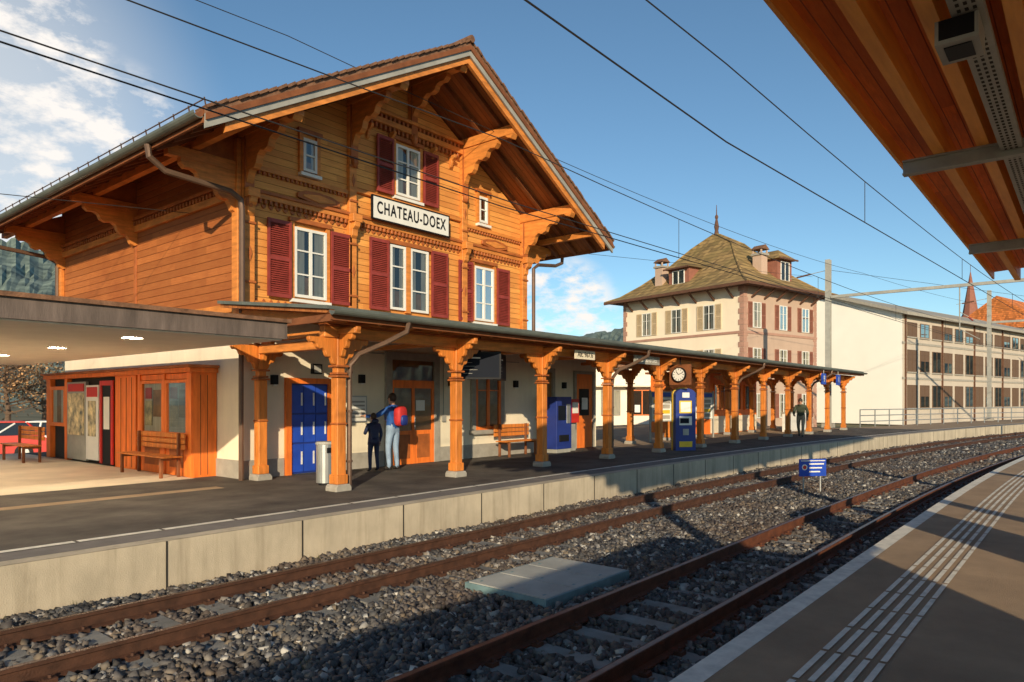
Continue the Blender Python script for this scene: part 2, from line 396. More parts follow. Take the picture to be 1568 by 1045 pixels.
# ---------------------------------------------------------------- station
def scroll(mb,o,u,L,Hh,th,m):
    u=Vector(u);v=Vector((0,0,1));n=u.cross(v);pts=[(0,0),(L,0)]
    ctrl=[(L,-.12),(.93*L,-.22),(.82*L,-.20),(.74*L,-.26),(.70*L,-.40),(.60*L,-.46),(.50*L,-.42),(.42*L,-.50),(.38*L,-.66),(.32*L,-.74),(.22*L,-.74),(.17*L,-.84),(.13*L,-.98),(.06*L,-1.04),(0,-1.0)]
    pts+=[(a,b*Hh) for a,b in ctrl];mb.prof(pts,o,u,v,n,th,m)
def dent(mb,x0,x1,yf,z,m,w=.06,h=.07,d=.05,g=.07):
    x=x0
    while x<x1-w: mb.box(x,x+w,yf-d,yf,z-h,z,m);x+=w+g
def window(mb,x0,x1,z0,z1,yf,cols=2,bars=(.45,),fm=None,back=None,cur=True,fw=.06):
    fm=fm or white
    mb.box(x0,x1,yf-.012,yf-.004,z0,z1,back or dark)
    wd=x1-x0
    if cur:
        mb.box(x0+.04,x0+wd*.33,yf-.03,yf-.02,z0+.04,z1-.04,curtain);mb.box(x1-wd*.36,x1-.04,yf-.03,yf-.02,z0+.04,z1-.04,curtain)
        mb.box(x0+.05,x1-.05,yf-.019,yf-.015,z0+.04,z0+(z1-z0)*.3,warmin)
    mb.add([(x0+.02,yf-.045,z0+.02),(x1-.02,yf-.045,z0+.02),(x1-.02,yf-.045,z1-.02),(x0+.02,yf-.045,z1-.02)],[(0,1,2,3)],glass)
    f=fw
    mb.box(x0,x0+f,yf-.075,yf-.002,z0,z1,fm);mb.box(x1-f,x1,yf-.075,yf-.002,z0,z1,fm)
    mb.box(x0+f,x1-f,yf-.073,yf-.002,z0,z0+f,fm);mb.box(x0+f,x1-f,yf-.073,yf-.002,z1-f,z1,fm)
    for i in range(1,cols):
        x=x0+wd*i/cols;mb.box(x-f*.6,x+f*.6,yf-.071,yf-.035,z0+f,z1-f,fm)
    for b in bars:
        z=z0+(z1-z0)*b;mb.box(x0+f,x1-f,yf-.068,yf-.035,z-.016,z+.016,fm)
def shutter(mb,x0,x1,z0,z1,yf,m):
    f=.055
    mb.box(x0,x0+f,yf-.05,yf-.005,z0,z1,m);mb.box(x1-f,x1,yf-.05,yf-.005,z0,z1,m)
    for z in (z0,(z0+z1)/2-.04,z1-.08): mb.box(x0+f,x1-f,yf-.048,yf-.005,z,z+.08,m)
    z=z0+.09
    while z<z1-.09:
        mb.add([(x0+f,yf-.042,z),(x1-f,yf-.042,z),(x1-f,yf-.012,z+.04),(x0+f,yf-.012,z+.04)],[(0,1,2,3)],m);z+=.045
    mb.box(x0+f,x1-f,yf-.010,yf-.004,z0+.08,z1-.08,darkw)
ST=root('station_building')
XL,XR,YF,YB,XM=7.52,16.72,13.3,23.3,12.1
rz=lambda x:10.0-.564*abs(x-XM)
mb=MB();mb.box(XL+.06,20.8,YF+.05,YB-.05,.0,3.32,cream)
mb.box(XL+.03,8.5,YF+.01,YF+.049,0,.38,stone);mb.box(9.75,11.25,YF+.01,YF+.049,0,.38,stone);mb.box(13.15,17.4,YF+.01,YF+.049,0,.38,stone);mb.box(XL+.03,XL+.059,YF+.05,YB-.05,0,.38,stone)
mb.build('ground_floor_walls',ST)
mb=MB()
pts=[(XL,3.3),(XR,3.3),(XR,rz(XR)-.3),(XM,rz(XM)-.3),(XL,rz(XL)-.3)]
mb.prof(pts,(0,(YF+YB)/2+.05,0),(1,0,0),(0,0,1),(0,1,0),YB-YF-.1,darkw)
A=[(p[0],YF,p[1]) for p in pts];mb.add(A,[(0,1,2,3,4)],facade)
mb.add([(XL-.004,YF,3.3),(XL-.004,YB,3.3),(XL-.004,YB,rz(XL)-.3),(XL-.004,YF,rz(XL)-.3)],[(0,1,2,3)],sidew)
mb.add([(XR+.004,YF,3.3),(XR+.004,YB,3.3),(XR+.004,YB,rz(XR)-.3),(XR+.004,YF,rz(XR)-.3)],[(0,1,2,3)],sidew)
mb.build('timber_upper_storeys',ST)
mb=MB()
for x,w_ in ((XL+.11,.22),(10.22,.2),(13.98,.2),(XR-.11,.22)):
    ztop=rz(x)-.55
    mb.box(x-w_/2,x+w_/2,YF-.12,YF-.003,3.35,ztop,beamw)
    for z in (4.0,5.2,6.2,7.0):
        if z<ztop-.2: mb.box(x-w_/2-.02,x+w_/2+.02,YF-.15,YF-.12,z,z+.05,trimw)
    for z in (4.6,5.55,6.7):
        if z<ztop-.2: mb.prof([(-.05,0),(0,-.16),(.05,0),(0,.16)],(x,YF-.13,z),(1,0,0),(0,0,1),(0,1,0),.02,trimw)
    mb.box(x-.13,x+.13,YF-.30,YF-.121,5.72,5.90,beamw);mb.prof([(0,0),(.17,0),(.15,-.1),(.08,-.16),(.06,-.3),(0,-.36)],(x,YF-.12,5.72),(0,-1,0),(0,0,1),(1,0,0),.16,beamw)
mb.box(XL-.10,XL-.004,YF-.005,YF+.22,3.35,rz(XL)-.5,beamw);mb.box(XL-.10,XL-.004,YB-.22,YB,3.35,rz(XL)-.5,beamw)
mb.box(XL-.03,XL-.004,18.2,18.34,3.5,6.0,trimw)
segs=[(XL+.22,10.12),(10.32,13.88),(14.08,XR-.22)]
for i,(a,b) in enumerate(segs):
    mb.box(a,b,YF-.10,YF-.003,3.46,3.66,beamw);dent(mb,a,b,YF-.02,3.46,trimw,.07,.06,.05)
    mb.box(a,b,YF-.09,YF-.003,5.78,5.92,beamw);mb.box(a,b,YF-.13,YF-.09,5.88,5.95,trimw)
    dent(mb,a,b,YF-.01,5.78,trimw,.06,.09,.08,.06)
    k=int((b-a)/.16)
    for j in range(k):
        xx=a+(j+.5)*(b-a)/k
        mb.prof([(-.06,0),(.06,0),(.05,-.05),(0,-.09),(-.05,-.05)],(xx,YF-.02,5.685),(1,0,0),(0,0,1),(0,1,0),.025,trimw)
        mb.prof([(-.05,0),(.05,0),(0,.07)],(xx,YF-.02,3.665),(1,0,0),(0,0,1),(0,1,0),.025,trimw)
    if i!=1:
        mb.box(a,b,YF-.08,YF-.003,6.36,6.46,beamw);dent(mb,a,b,YF-.01,6.36,trimw,.05,.07,.06,.06)
        xm=(a+b)/2+.4*(1 if i==0 else 0)
        mb.prof([(-.55,0),(-.35,.07),(0,.1),(.35,.07),(.55,0),(.55,-.1),(.35,-.14),(0,-.2),(-.35,-.14),(-.55,-.1)],(xm,YF-.05,6.12),(1,0,0),(0,0,1),(0,1,0),.06,trimw)
        mb.prof([(-.42,-.01),(0,.05),(.42,-.01),(.42,-.06),(0,-.13),(-.42,-.06)],(xm,YF-.09,6.11),(1,0,0),(0,0,1),(0,1,0),.02,beamw)
    else:
        mb.box(a,b,YF-.085,YF-.003,6.47,6.57,beamw)
        mb.box(a,b,YF-.15,YF-.003,8.28,8.42,beamw);dent(mb,a,b,YF-.02,8.28,trimw,.07,.12,.10,.07);dent(mb,a,b,YF-.02,8.52,trimw,.07,.1,.12,.07);mb.box(a,b,YF-.2,YF-.003,8.52,8.60,beamw)
        for xx in (10.7,11.4,12.8,13.5): mb.prof([(0,0),(.22,0),(.2,-.08),(.1,-.14),(.06,-.3),(0,-.34)],(xx,YF-.02,8.16),(0,-1,0),(0,0,1),(1,0,0),.08,beamw)
mb.box(XM-.1,XM+.1,YF-.12,YF-.003,8.6,9.4,beamw)
mb.box(XL-.09,XL-.004,YF+.22,YB-.22,5.74,5.9,beamw);mb.box(XL-.12,XL-.004,YF+.22,YB-.22,6.02,6.1,trimw)
y=YF+.3
while y<YB-.3: mb.box(XL-.11,XL-.005,y,y+.07,5.9,6.0,trimw);y+=.15
mb.box(XL-.07,XL-.004,YF+.22,YB-.22,3.42,3.6,beamw)
mb.build('timber_framing',ST,bevel=.008)
mb=MB()
def wtrim(x0,x1,z0,z1):
    mb.box(x0-.09,x0,YF-.07,YF-.003,z0-.05,z1+.1,beamw);mb.box(x1,x1+.09,YF-.07,YF-.003,z0-.05,z1+.1,beamw)
    mb.box(x0-.13,x1+.13,YF-.1,YF-.003,z1+.1,z1+.19,trimw);mb.box(x0-.09,x1+.09,YF-.13,YF-.003,z0-.12,z0-.05,white)
for x0,x1,z0,z1,s in ((8.70,9.52,3.85,5.36,.56),(14.42,15.24,3.85,5.36,.56),(11.56,12.36,6.70,7.95,.52)):
    window(mb,x0,x1,z0,z1,YF,2,(.33,.67));wtrim(x0,x1,z0,z1)
    shutter(mb,x0-.1-s,x0-.1,z0-.06,z1+.06,YF-.07,redw);shutter(mb,x1+.1,x1+.1+s,z0-.06,z1+.06,YF-.07,redw)
window(mb,11.38,11.88,3.85,5.44,YF,1,(.33,.67));window(mb,12.04,12.66,3.85,5.44,YF,1,(.33,.67))
mb.box(11.88,12.04,YF-.08,YF-.003,3.8,5.5,beamw);mb.box(11.3,12.76,YF-.1,YF-.003,5.46,5.56,trimw)
shutter(mb,10.72,11.31,3.79,5.5,YF-.07,redw);shutter(mb,12.74,13.34,3.79,5.5,YF-.07,redw)
for x0,x1 in ((8.92,9.27),(14.62,14.97)): window(mb,x0,x1,6.62,7.34,YF,1,(.5,));wtrim(x0,x1,6.62,7.34)
mb.build('upper_windows_and_shutters',ST)
mb=MB();D=-.14
mb.box(10.84+D,13.36+D,YF-.24,YF-.20,5.93,6.44,white)
for a,b,c,d in ((10.82,13.38,5.90,5.93),(10.82,13.38,6.44,6.47)): mb.box(a+D,b+D,YF-.25,YF-.19,c,d,black)
mb.box(10.81+D,10.84+D,YF-.25,YF-.19,5.9,6.47,black);mb.box(13.36+D,13.39+D,YF-.25,YF-.19,5.9,6.47,black)
mb.build('name_board',ST)
tx=text('name_board_letters','CHATEAU-DOEX',(12.1+D,YF-.243,6.185),(R(90),0,0),.40,black,ST,.66);tx.data.space_character=1.18;tx.data.offset=.008
mb=MB();Y0,Y1=11.29,25.3;XE=5.72
sl_=math.hypot(XM-XE,rz(XM)-rz(XE))
rv=random.Random(9)
for sg in (-1,1):
    xe=XM+sg*(XM-XE)
    def slab(d0,d1,y0,y1,m,xa=XM,xb=None):
        xb=xb if xb is not None else xe
        vs=[(xa,y0,rz(xa)+d0),(xb,y0,rz(xb)+d0),(xb,y1,rz(xb)+d0),(xa,y1,rz(xa)+d0),(xa,y0,rz(xa)+d1),(xb,y0,rz(xb)+d1),(xb,y1,rz(xb)+d1),(xa,y1,rz(xa)+d1)]
        mb.add(vs,[(0,1,2,3),(7,6,5,4),(0,4,5,1),(1,5,6,2),(2,6,7,3),(3,7,4,0)],m)
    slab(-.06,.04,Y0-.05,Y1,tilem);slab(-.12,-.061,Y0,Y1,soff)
    slab(-.30,-.06,Y0-.04,Y0+.01,steel);slab(-.17,-.061,Y0-.075,Y0-.041,darkw)
    slab(-.46,-.28,Y0+.02,Y0+.10,beamw,XM,XM+sg*6.0)
    y=Y0+.55
    while y<Y1:
        slab(-.26,-.121,y,y+.11,darkw,XM+sg*.05,XM+sg*6.3);y+=.68
    mb.beam((xe,Y0,rz(xe)-.10),(xe,Y1,rz(xe)-.10),.05,.22,darkw)
    for dx in (.0,1.87,4.5,5.5) if sg==1 else (1.87,4.5,5.5):
        x=XM+sg*dx;zt=rz(x)-.27
        if dx==5.5: mb.box(x-.07,x+.07,Y0+.12,Y1-.1,zt-.16,zt,beamw);continue
        mb.box(x-.11,x+.11,Y0+.12,YF+.1,zt-.24,zt,beamw)
        mb.prof([(0,0),(0,-.24),(.06,-.34),(.18,-.30),(.26,-.24),(.26,0)],(x,Y0+.125,zt),(0,1,0),(0,0,1),(1,0,0),.2,beamw)
        scroll(mb,(x,YF,zt-.241),(0,-1,0),1.35,.95 if dx else .75,.15,beamw)
        mb.box(x-.10,x+.10,YF-.16,YF-.12,zt-1.5,zt-.25,trimw)
        mb.ell((x,YF-.16,zt-1.55),(.09,.09,.14),trimw,8)
    k=int(sl_/.21)
    for i in range(k):
        f0=i/k;x=XM+(xe-XM)*(f0+.5/k);z=rz(x)+.05
        T=Matrix.Translation((x,Y0+.05,z))@Matrix.Rotation(sg*(math.atan(.564))+rv.uniform(-.04,.04)+.08*sg,4,'Y')
        mb.T=T;mb.box(-.11,.10,-.14+rv.uniform(-.015,.015),.25,-.02,.03,tilem);mb.T=Matrix.Identity(4)
mb.tube([(XM,Y0-.12,rz(XM)+.07),(XM,Y1,rz(XM)+.07)],.09,tilem,8)
for y in (13.45,18.25,23.1):
    for sg in (-1,1):
        xw=XL if sg==-1 else XR
        zb2=rz(XM+5.5)-.45
        mb.box(min(xw,xw+sg*1.45),max(xw,xw+sg*1.45),y-.09,y+.09,zb2-.2,zb2,beamw)
        scroll(mb,(xw,y,zb2-.201),(sg,0,0),1.2,.8,.15,beamw)
        mb.prof([(0,.0),(1.2,0),(0,.55)],(xw,y,zb2+.001),(sg,0,0),(0,0,1),(0,1,0),.05,trimw)
mb.build('roof',ST)
mb=MB()
for sg in (-1,1):
    xe=XM+sg*(XM-XE+.09);z=rz(XE)-.05
    pr=[(.10*math.cos(a),.10*math.sin(a)) for a in [math.pi+math.pi*i/8 for i in range(9)]]
    pr+= [(p[0]*.85,p[1]*.85) for p in reversed(pr)]
    mb.prof(pr,(xe,(Y0+Y1)/2,z),(1,0,0),(0,0,1),(0,1,0),Y1-Y0,gut)
z=rz(XE)
mb.tube([(5.63,13.2,z-.15),(5.66,13.2,z-.36),(5.95,13.2,z-.55),(7.15,13.05,5.72),(7.36,13.05,5.6),(7.38,13.05,5.4),(7.38,13.05,3.35)],.06,pipe,8)
mb.tube([(5.63,23.3,z-.15),(5.66,23.3,z-.36),(5.95,23.3,z-.55),(7.15,23.3,5.75),(7.4,23.3,5.6),(7.4,23.3,2.9)],.06,pipe,8)
mb.tube([(18.57,13.2,z-.15),(18.55,13.2,z-.36),(18.2,13.2,z-.5),(17.1,13.05,5.75),(16.86,13.05,5.6),(16.86,13.05,3.4)],.055,pipe,8)
y=Y0
while y<Y1:
    mb.beam((5.75,y,rz(5.75)+.04),(5.72,y,rz(5.75)+.2),.015,.02,pipe);y+=.55
mb.tube([(5.72,Y0,rz(5.75)+.17),(5.72,Y1,rz(5.75)+.17)],.012,pipe,5)
mb.build('gutters_and_downpipes',ST,smooth=False)
YG=YF+.05
mb=MB()
mb.box(8.52,8.65,YG-.09,YG-.003,0,2.1,orange);mb.box(9.60,9.72,YG-.09,YG-.003,0,2.1,orange);mb.box(8.65,9.60,YG-.09,YG-.003,1.98,2.1,orange)
mb.box(8.65,9.60,YG-.03,YG-.004,.02,1.98,navy)
for i in range(3):
    for j in range(3):
        mb.box(8.68+i*.305,8.965+i*.305,YG-.05,YG-.031,.06+j*.64,.66+j*.64,blue)
        mb.box(8.90+i*.305,8.935+i*.305,YG-.064,YG-.051,.22+j*.64,.5+j*.64,white)
def surround(x0,x1,z0,z1,w_=.16,sill=False):
    mb.box(x0-w_,x0,YG-.08,YG-.003,z0,z1+w_,stone);mb.box(x1,x1+w_,YG-.08,YG-.003,z0,z1+w_,stone);mb.box(x0,x1,YG-.08,YG-.003,z1,z1+w_,stone)
    if sill: mb.box(x0-w_-.04,x1+w_+.04,YG-.13,YG-.003,z0-.12,z0,stone)
surround(11.48,12.92,0,2.62,.19)
mb.box(11.48,12.92,YG-.012,YG-.003,0,2.62,warmin)
mb.box(11.48,12.92,YG-.05,YG-.013,2.02,2.12,orange)
for a,b in ((11.48,11.56),(12.16,12.24),(12.84,12.92)): mb.box(a,b,YG-.052,YG-.013,0,2.02,orange)
for a,b in ((11.56,12.16),(12.24,12.84)):
    mb.box(a,b,YG-.045,YG-.013,0,.85,orange);mb.box(a+.08,b-.08,YG-.055,YG-.046,.15,.75,trimw);mb.box(a,b,YG-.045,YG-.013,1.92,2.02,orange)
    mb.add([(a,YG-.03,.85),(b,YG-.03,.85),(b,YG-.03,1.92),(a,YG-.03,1.92)],[(0,1,2,3)],glass)
mb.add([(11.48,YG-.03,2.12),(12.92,YG-.03,2.12),(12.92,YG-.03,2.62),(11.48,YG-.03,2.62)],[(0,1,2,3)],glass)
mb.box(12.3,12.6,YG-.04,YG-.031,1.35,1.62,white)
mb.tube([(12.2,YG-.1,.9),(12.2,YG-.1,1.2)],.012,metal,6)
surround(14.52,15.6,.78,2.42,.16,True)
window(mb,14.52,15.6,.78,2.42,YG,2,(.68,),fm=orange,back=warmin,cur=False,fw=.09)
surround(17.65,18.15,.0,2.5,.13);mb.box(17.65,18.15,YG-.02,YG-.004,0,2.5,warmin)
surround(19.5,20.5,0,2.5,.1);mb.box(19.5,20.5,YG-.03,YG-.004,0,2.5,orange);mb.box(19.7,20.3,YG-.04,YG-.031,1.1,2.0,dark);mb.box(19.85,20.2,YG-.05,YG-.041,1.3,1.7,white)
for x,z in ((8.25,2.05),(10.55,2.12),(13.55,2.1),(16.3,2.1),(18.8,2.1)):
    mb.box(x-.06,x+.06,YG-.12,YG-.004,z-.1,z+.1,black);mb.box(x-.04,x+.04,YG-.10,YG-.03,z-.13,z-.101,white)
mb.box(9.18,9.42,YG-.1,YG-.004,2.2,2.42,black);mb.box(9.21,9.39,YG-.105,YG-.1,2.23,2.39,steel)
mb.box(10.2,10.72,YG-.04,YG-.004,1.1,1.72,metal);mb.box(10.23,10.69,YG-.045,YG-.04,1.13,1.69,white)
for i in range(5): mb.box(10.27,10.65,YG-.047,YG-.045,1.2+i*.09,1.24+i*.09,steel)
mb.tube([(8.0,YG-.02,2.75),(16.5,YG-.02,2.75)],.012,steel,6);mb.tube([(13.3,YG-.02,2.75),(13.3,YG-.02,1.2)],.01,steel,6);mb.box(13.24,13.36,YG-.06,YG-.004,1.05,1.22,steel)
mb.build('ground_floor_doors_and_windows',ST)
# ---------------------------------------------------------------- station canopy
CN=root('platform_canopy');CY=9.7;CX0,CX1=7.05,42.2
mb=MB()
zf=lambda y:3.10+(y-CY)*.11
pr=[(CY,3.06),(13.28,zf(13.28)-.04),(13.28,zf(13.28)+.02),(CY,3.12)]
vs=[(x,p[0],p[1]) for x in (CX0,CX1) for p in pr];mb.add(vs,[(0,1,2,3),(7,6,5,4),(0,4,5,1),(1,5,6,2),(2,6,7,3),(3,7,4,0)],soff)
vs=[(x,p[0],p[1]+.066) for x in (CX0-.06,CX1+.06) for p in pr];mb.add(vs,[(0,1,2,3),(7,6,5,4),(0,4,5,1),(1,5,6,2),(2,6,7,3),(3,7,4,0)],gut)
x=CX0+.35
while x<CX1:
    mb.beam((x,CY+.05,3.0),(x,13.25,zf(13.25)-.11),.09,.13,beamw);x+=.75
mb.box(CX0,CX0+.05,CY,13.2,2.93,3.05,darkw);mb.box(CX0,CX1,CY-.03,CY-.001,2.95,3.1,darkw)
mb.build('canopy_roof',CN)
mb=MB()
mb.box(CX0+.3,CX1-.3,10.27,10.43,2.72,2.92,beamw);mb.box(CX0+.3,CX1-.3,10.23,10.47,2.921,2.96,trimw)
mb.box(20.9,CX1-.3,13.0,13.16,2.9,3.12,beamw)
for x in [7.7+3*i for i in range(12)]:
    mb.box(x-.07,x+.07,9.8,13.2,2.78,2.88,beamw)
mb.build('canopy_beams',CN,bevel=.01)
def column(mb,x,y,back=False):
    mb.prof([(-.17,0),(.17,0),(.17,.08),(.13,.13),(-.13,.13),(-.17,.08)],(x,y,0),(1,0,0),(0,0,1),(0,1,0),.32,stone)
    mb.box(x-.095,x+.095,y-.095,y+.095,.13,2.02,postw)
    mb.box(x-.12,x+.12,y-.12,y+.12,.13,.30,postw)
    for z,w_ in ((1.18,.112),(2.02,.135),(2.07,.115),(2.2,.135)): mb.box(x-w_,x+w_,y-w_,y+w_,z,z+.04,trimw)
    mb.box(x-.08,x+.08,y-.08,y+.08,2.1,2.72,postw)
    for u in ((1,0,0),(-1,0,0)): scroll(mb,(x+u[0]*.08,y,2.719),u,.56,.46,.10,postw)
    scroll(mb,(x,y-.08,2.90),(0,-1,0),.50,.5,.10,postw)
    scroll(mb,(x,y+.08,2.77),(0,1,0),.6,.5,.10,postw)
for i in range(12):
    mb=MB();column(mb,7.7+3*i,10.35);mb.build('canopy_post',CN,bevel=.012)
    if i>4: mb=MB();column(mb,7.7+3*i,13.08);mb.build('canopy_back_post',CN,bevel=.012)
mb=MB();column(mb,7.75,12.98);mb.box(7.65,7.85,10.5,12.9,2.55,2.72,beamw);mb.build('canopy_wall_post',CN,bevel=.012)
mb=MB()
pr=[(.08*math.cos(a),.08*math.sin(a)) for a in [math.pi+math.pi*i/8 for i in range(9)]];pr+= [(p[0]*.85,p[1]*.85) for p in reversed(pr)]
mb.prof(pr,((CX0+CX1)/2,CY-.12,3.10),(0,1,0),(0,0,1),(1,0,0),CX1-CX0+.1,gut)
for x in (7.7,16.7,25.7,34.7):
    xx=x+.22
    mb.tube([(xx+.75,9.58,3.03),(xx+.72,9.6,2.86),(xx+.45,9.85,2.66),(xx+.12,10.2,2.45),(xx,10.3,2.25),(xx,10.33,2.0),(xx,10.33,.0)],.048,pipe,8)
    for z in (.5,1.4,2.1): mb.tube([(xx,10.33,z),(xx,10.33,z+.04)],.06,pipe,8)
mb.tube([(7.42,13.15,3.1),(7.42,13.15,0)],.05,pipe,8)
mb.build('canopy_gutter_and_downpipes',CN)
sg1=root('station_name_sign');mb=MB()
mb.box(17.55,19.05,9.98,10.01,2.66,2.90,stone);mb.build('board',sg1);text('letters',"Château-d'Oex",(18.3,9.975,2.78),(R(90),0,0),.19,white,sg1)
s2=root('altitude_sign');mb=MB();mb.box(14.6,15.5,9.98,10.01,2.66,2.88,cream);mb.build('board',s2);text('letters',"Alt. 967.6",(15.05,9.975,2.77),(R(90),0,0),.18,black,s2)
r=root('departure_monitor');mb=MB()
scr=P('screen',(.010,.013,.022),.6,.1,2,0,spec=.1)
for (cx,cy,a) in ((11.75,10.62,-42),(12.72,10.85,30)):
    mb.T=Matrix.Translation((cx,cy,2.40))@Matrix.Rotation(R(a),4,'Z')
    mb.box(-.47,.47,-.06,.08,-.31,.31,black);mb.box(-.43,.43,-.064,-.061,-.27,.27,scr)
    mb.box(-.39,-.32,-.067,-.065,.13,.20,blue);mb.box(-.28,.0,-.067,-.065,.15,.18,white)
    for i in range(4): mb.box(-.38,-.38+.2+.06*(i%3),-.067,-.065,.055-i*.08,.062-i*.08,steel)
    mb.T=Matrix.Identity(4)
    mb.tube([(cx,cy,2.7),(cx,cy,3.1)],.025,black,6)
mb.build('screens',r)
r=root('station_clock');mb=MB();cx,cy,cz=20.4,10.0,2.42
mb.box(cx+.03,cx+.10,cy-.36,cy+.36,cz-.32,cz+.32,darkw)
mb.tube([(cx-.06,cy,cz),(cx+.03,cy,cz)],.23,black,24);mb.tube([(cx-.065,cy,cz),(cx-.06,cy,cz)],.20,white,24)
for i in range(12):
    a=i*math.pi/6;mb.beam((cx-.068,cy+.14*math.sin(a),cz+.14*math.cos(a)),(cx-.068,cy+.19*math.sin(a),cz+.19*math.cos(a)),.015,.006,black,up=(1,0,0))
mb.beam((cx-.070,cy,cz),(cx-.070,cy+.08,cz+.1),.02,.006,black,up=(1,0,0));mb.beam((cx-.072,cy,cz),(cx-.072,cy-.15,cz+.06),.015,.006,black,up=(1,0,0))
mb.tube([(cx+.06,cy,cz+.3),(cx+.06,cy,3.0)],.02,black,6);mb.build('clock_body',r)
r=root('ticket_machine');mb=MB();x,y=21.0,10.15
pts=[(-.34,0),(.34,0),(.34,1.8)]+[(.34*math.cos(a),1.8+.2*math.sin(a)) for a in [math.pi*i/10 for i in range(1,10)]]+[(-.34,1.8)]
mb.T=Matrix.Translation((x,y,0))@Matrix.Rotation(R(-40),4,'Z')
mb.prof(pts,(0,0,0),(1,0,0),(0,0,1),(0,1,0),.34,navy)
mb.prof([(p[0]*1.05,p[1]*1.012) for p in pts],(0,.09,0),(1,0,0),(0,0,1),(0,1,0),.10,yellow)
mb.box(-.22,.2,-.182,-.171,1.2,1.6,yellow);mb.box(-.18,.16,-.186,-.183,1.24,1.56,white);mb.box(-.22,.2,-.19,-.171,.82,1.10,white);mb.box(-.2,.1,-.20,-.191,.88,1.04,scr)
mb.box(-.12,.12,-.182,-.171,1.70,1.86,white);mb.box(-.22,.22,-.182,-.171,.12,.30,yellow);mb.box(-.1,.1,-.187,-.183,.5,.7,steel)
mb.T=Matrix.Identity(4);mb.build('body',r)
r=root('ticket_vending_machine');mb=MB()
mb.T=Matrix.Translation((.35,0,0))
mb.box(17.0,17.75,12.55,13.2,.0,.12,steel);mb.box(16.98,17.77,12.53,13.2,.12,1.72,navy);mb.box(17.05,17.45,12.515,12.529,1.0,1.45,scr);mb.box(17.5,17.7,12.515,12.529,.9,1.5,metal);mb.box(17.1,17.6,12.50,12.529,.35,.55,black)
mb.box(18.0,18.45,12.7,13.2,.9,1.65,redp);mb.box(18.06,18.39,12.685,12.699,1.2,1.55,white);mb.box(18.05,18.4,12.8,13.15,0,.9,steel);mb.T=Matrix.Identity(4);mb.build('cabinet',r,bevel=.01)
def bench(name,x0,x1,y,back=True,ang=0,cx=None,cy=None):
    mb=MB()
    if cx is not None: mb.T=Matrix.Translation((cx,cy,0))@Matrix.Rotation(ang,4,'Z')
    for i in range(4): mb.box(x0,x1,y-.44+i*.105,y-.44+i*.105+.085,.43,.46,postw)
    if back:
        for i in range(3): mb.box(x0,x1,y+.0,y+.03,.58+i*.12,.68+i*.12,postw)
    for x in (x0+.2,x1-.2):
        mb.box(x-.03,x+.03,y-.42,y-.36,0,.43,darkw);mb.box(x-.03,x+.03,y-.06,y+.0,0,.93 if back else .43,darkw);mb.box(x-.028,x+.028,y-.36,y-.06,.37,.425,darkw)
    return mb.build(name,bevel=.006)
bench('wooden_bench',15.1,16.7,13.1)
mb=MB();mb.tube([(8.1,11.3,.05),(8.1,11.3,.78)],.17,metal,20);mb.tube([(8.1,11.3,.78),(8.1,11.3,.83)],[.19,.17],steel,20);mb.tube([(8.1,11.3,0),(8.1,11.3,.05)],.13,black,16);mb.box(8.02,8.12,11.12,11.14,.62,.72,black);mb.build('litter_bin')
r=root('platform_number_sign');mb=MB()
for i,x in enumerate((34.0,36.4)): mb.box(x,x+.6,9.55,9.6,2.35,2.85,blue);mb.tube([(x+.3,9.58,2.85),(x+.3,9.58,3.05)],.02,steel,6)
mb.build('panels',r);text('letters_b','B',(34.3,9.54,2.6),(R(90),0,0),.4,white,r);text('letters_1','1',(36.7,9.54,2.6),(R(90),0,0),.4,white,r)
for x,y in ((24.4,12.7),(28.6,12.9)):
    r=root('added_shadow_board');mb=MB();mb.T=Matrix.Translation((x,y,0))@Matrix.Rotation(R(-30),4,'Z')
    for q in (-.5,.5): mb.box(q-.03,q+.03,-.03,.03,0,2.0,steel)
    mb.box(-.47,.47,-.03,.03,.8,1.95,steel);mb.box(-.43,.43,-.036,-.031,.84,1.72,white);mb.box(-.43,.43,-.036,-.031,1.75,1.91,blue)
    for i in range(8): mb.box(-.38+.2*(i%2)*2,-.05+.2*(i%2)*2,-.039,-.037,.9+(i//2)*.2,1.04+(i//2)*.2,stone if i%3 else yellow)
    mb.T=Matrix.Identity(4);mb.build('frame_and_posters',r)
# ---------------------------------------------------------------- flat canopy left
r=root('flat_canopy_shelter');mb=MB()
fas=P('canopy_fascia',(.16,.12,.10),.7,.4,2,.3,20,stretch=(3,3,.5),dirt=.5);ceil=P('white_ceiling',(.88,.82,.72),.7,.05,2,0)
mb.box(-22,6.44,10.0,23.0,2.6,2.86,fas);mb.box(-22.05,6.49,9.95,23.05,2.861,2.92,tilem);mb.box(-21.9,6.38,10.06,22.9,2.58,2.599,ceil)
for x in (-17,-11,-5,-1.4,1.6,4.6):
    for y in (11.3,14.5,17.8,21): mb.tube([(x,y,2.572),(x,y,2.58)],.13,lampm,16);mb.tube([(x,y,2.565),(x,y,2.5799)],.15,steel,16,cap=False)
for x in (-2,-8,-14,-20):
    for y in (14,20): mb.tube([(x,y,0),(x,y,2.58)],.08,steel,12)
mb.build('canopy_body',r)
r=root('wooden_kiosk');mb=MB();K0,K1,KX=14.42,23.0,7.06
mb.box(KX+.1,XL+.03,K0+.05,K1,0,2.2,dark)
mb.box(KX-.1,XL+.055,K0-.08,K1+.05,2.2,2.3,orange);mb.box(KX-.16,XL+.05,K0-.14,K1+.1,2.301,2.36,trimw)
mb.box(KX,XL+.05,K0-.02,K0+.05,0,2.2,orange)
for x in (KX+.15,KX+.30): mb.box(x,x+.012,K0-.03,K0-.021,.05,2.15,darkw)
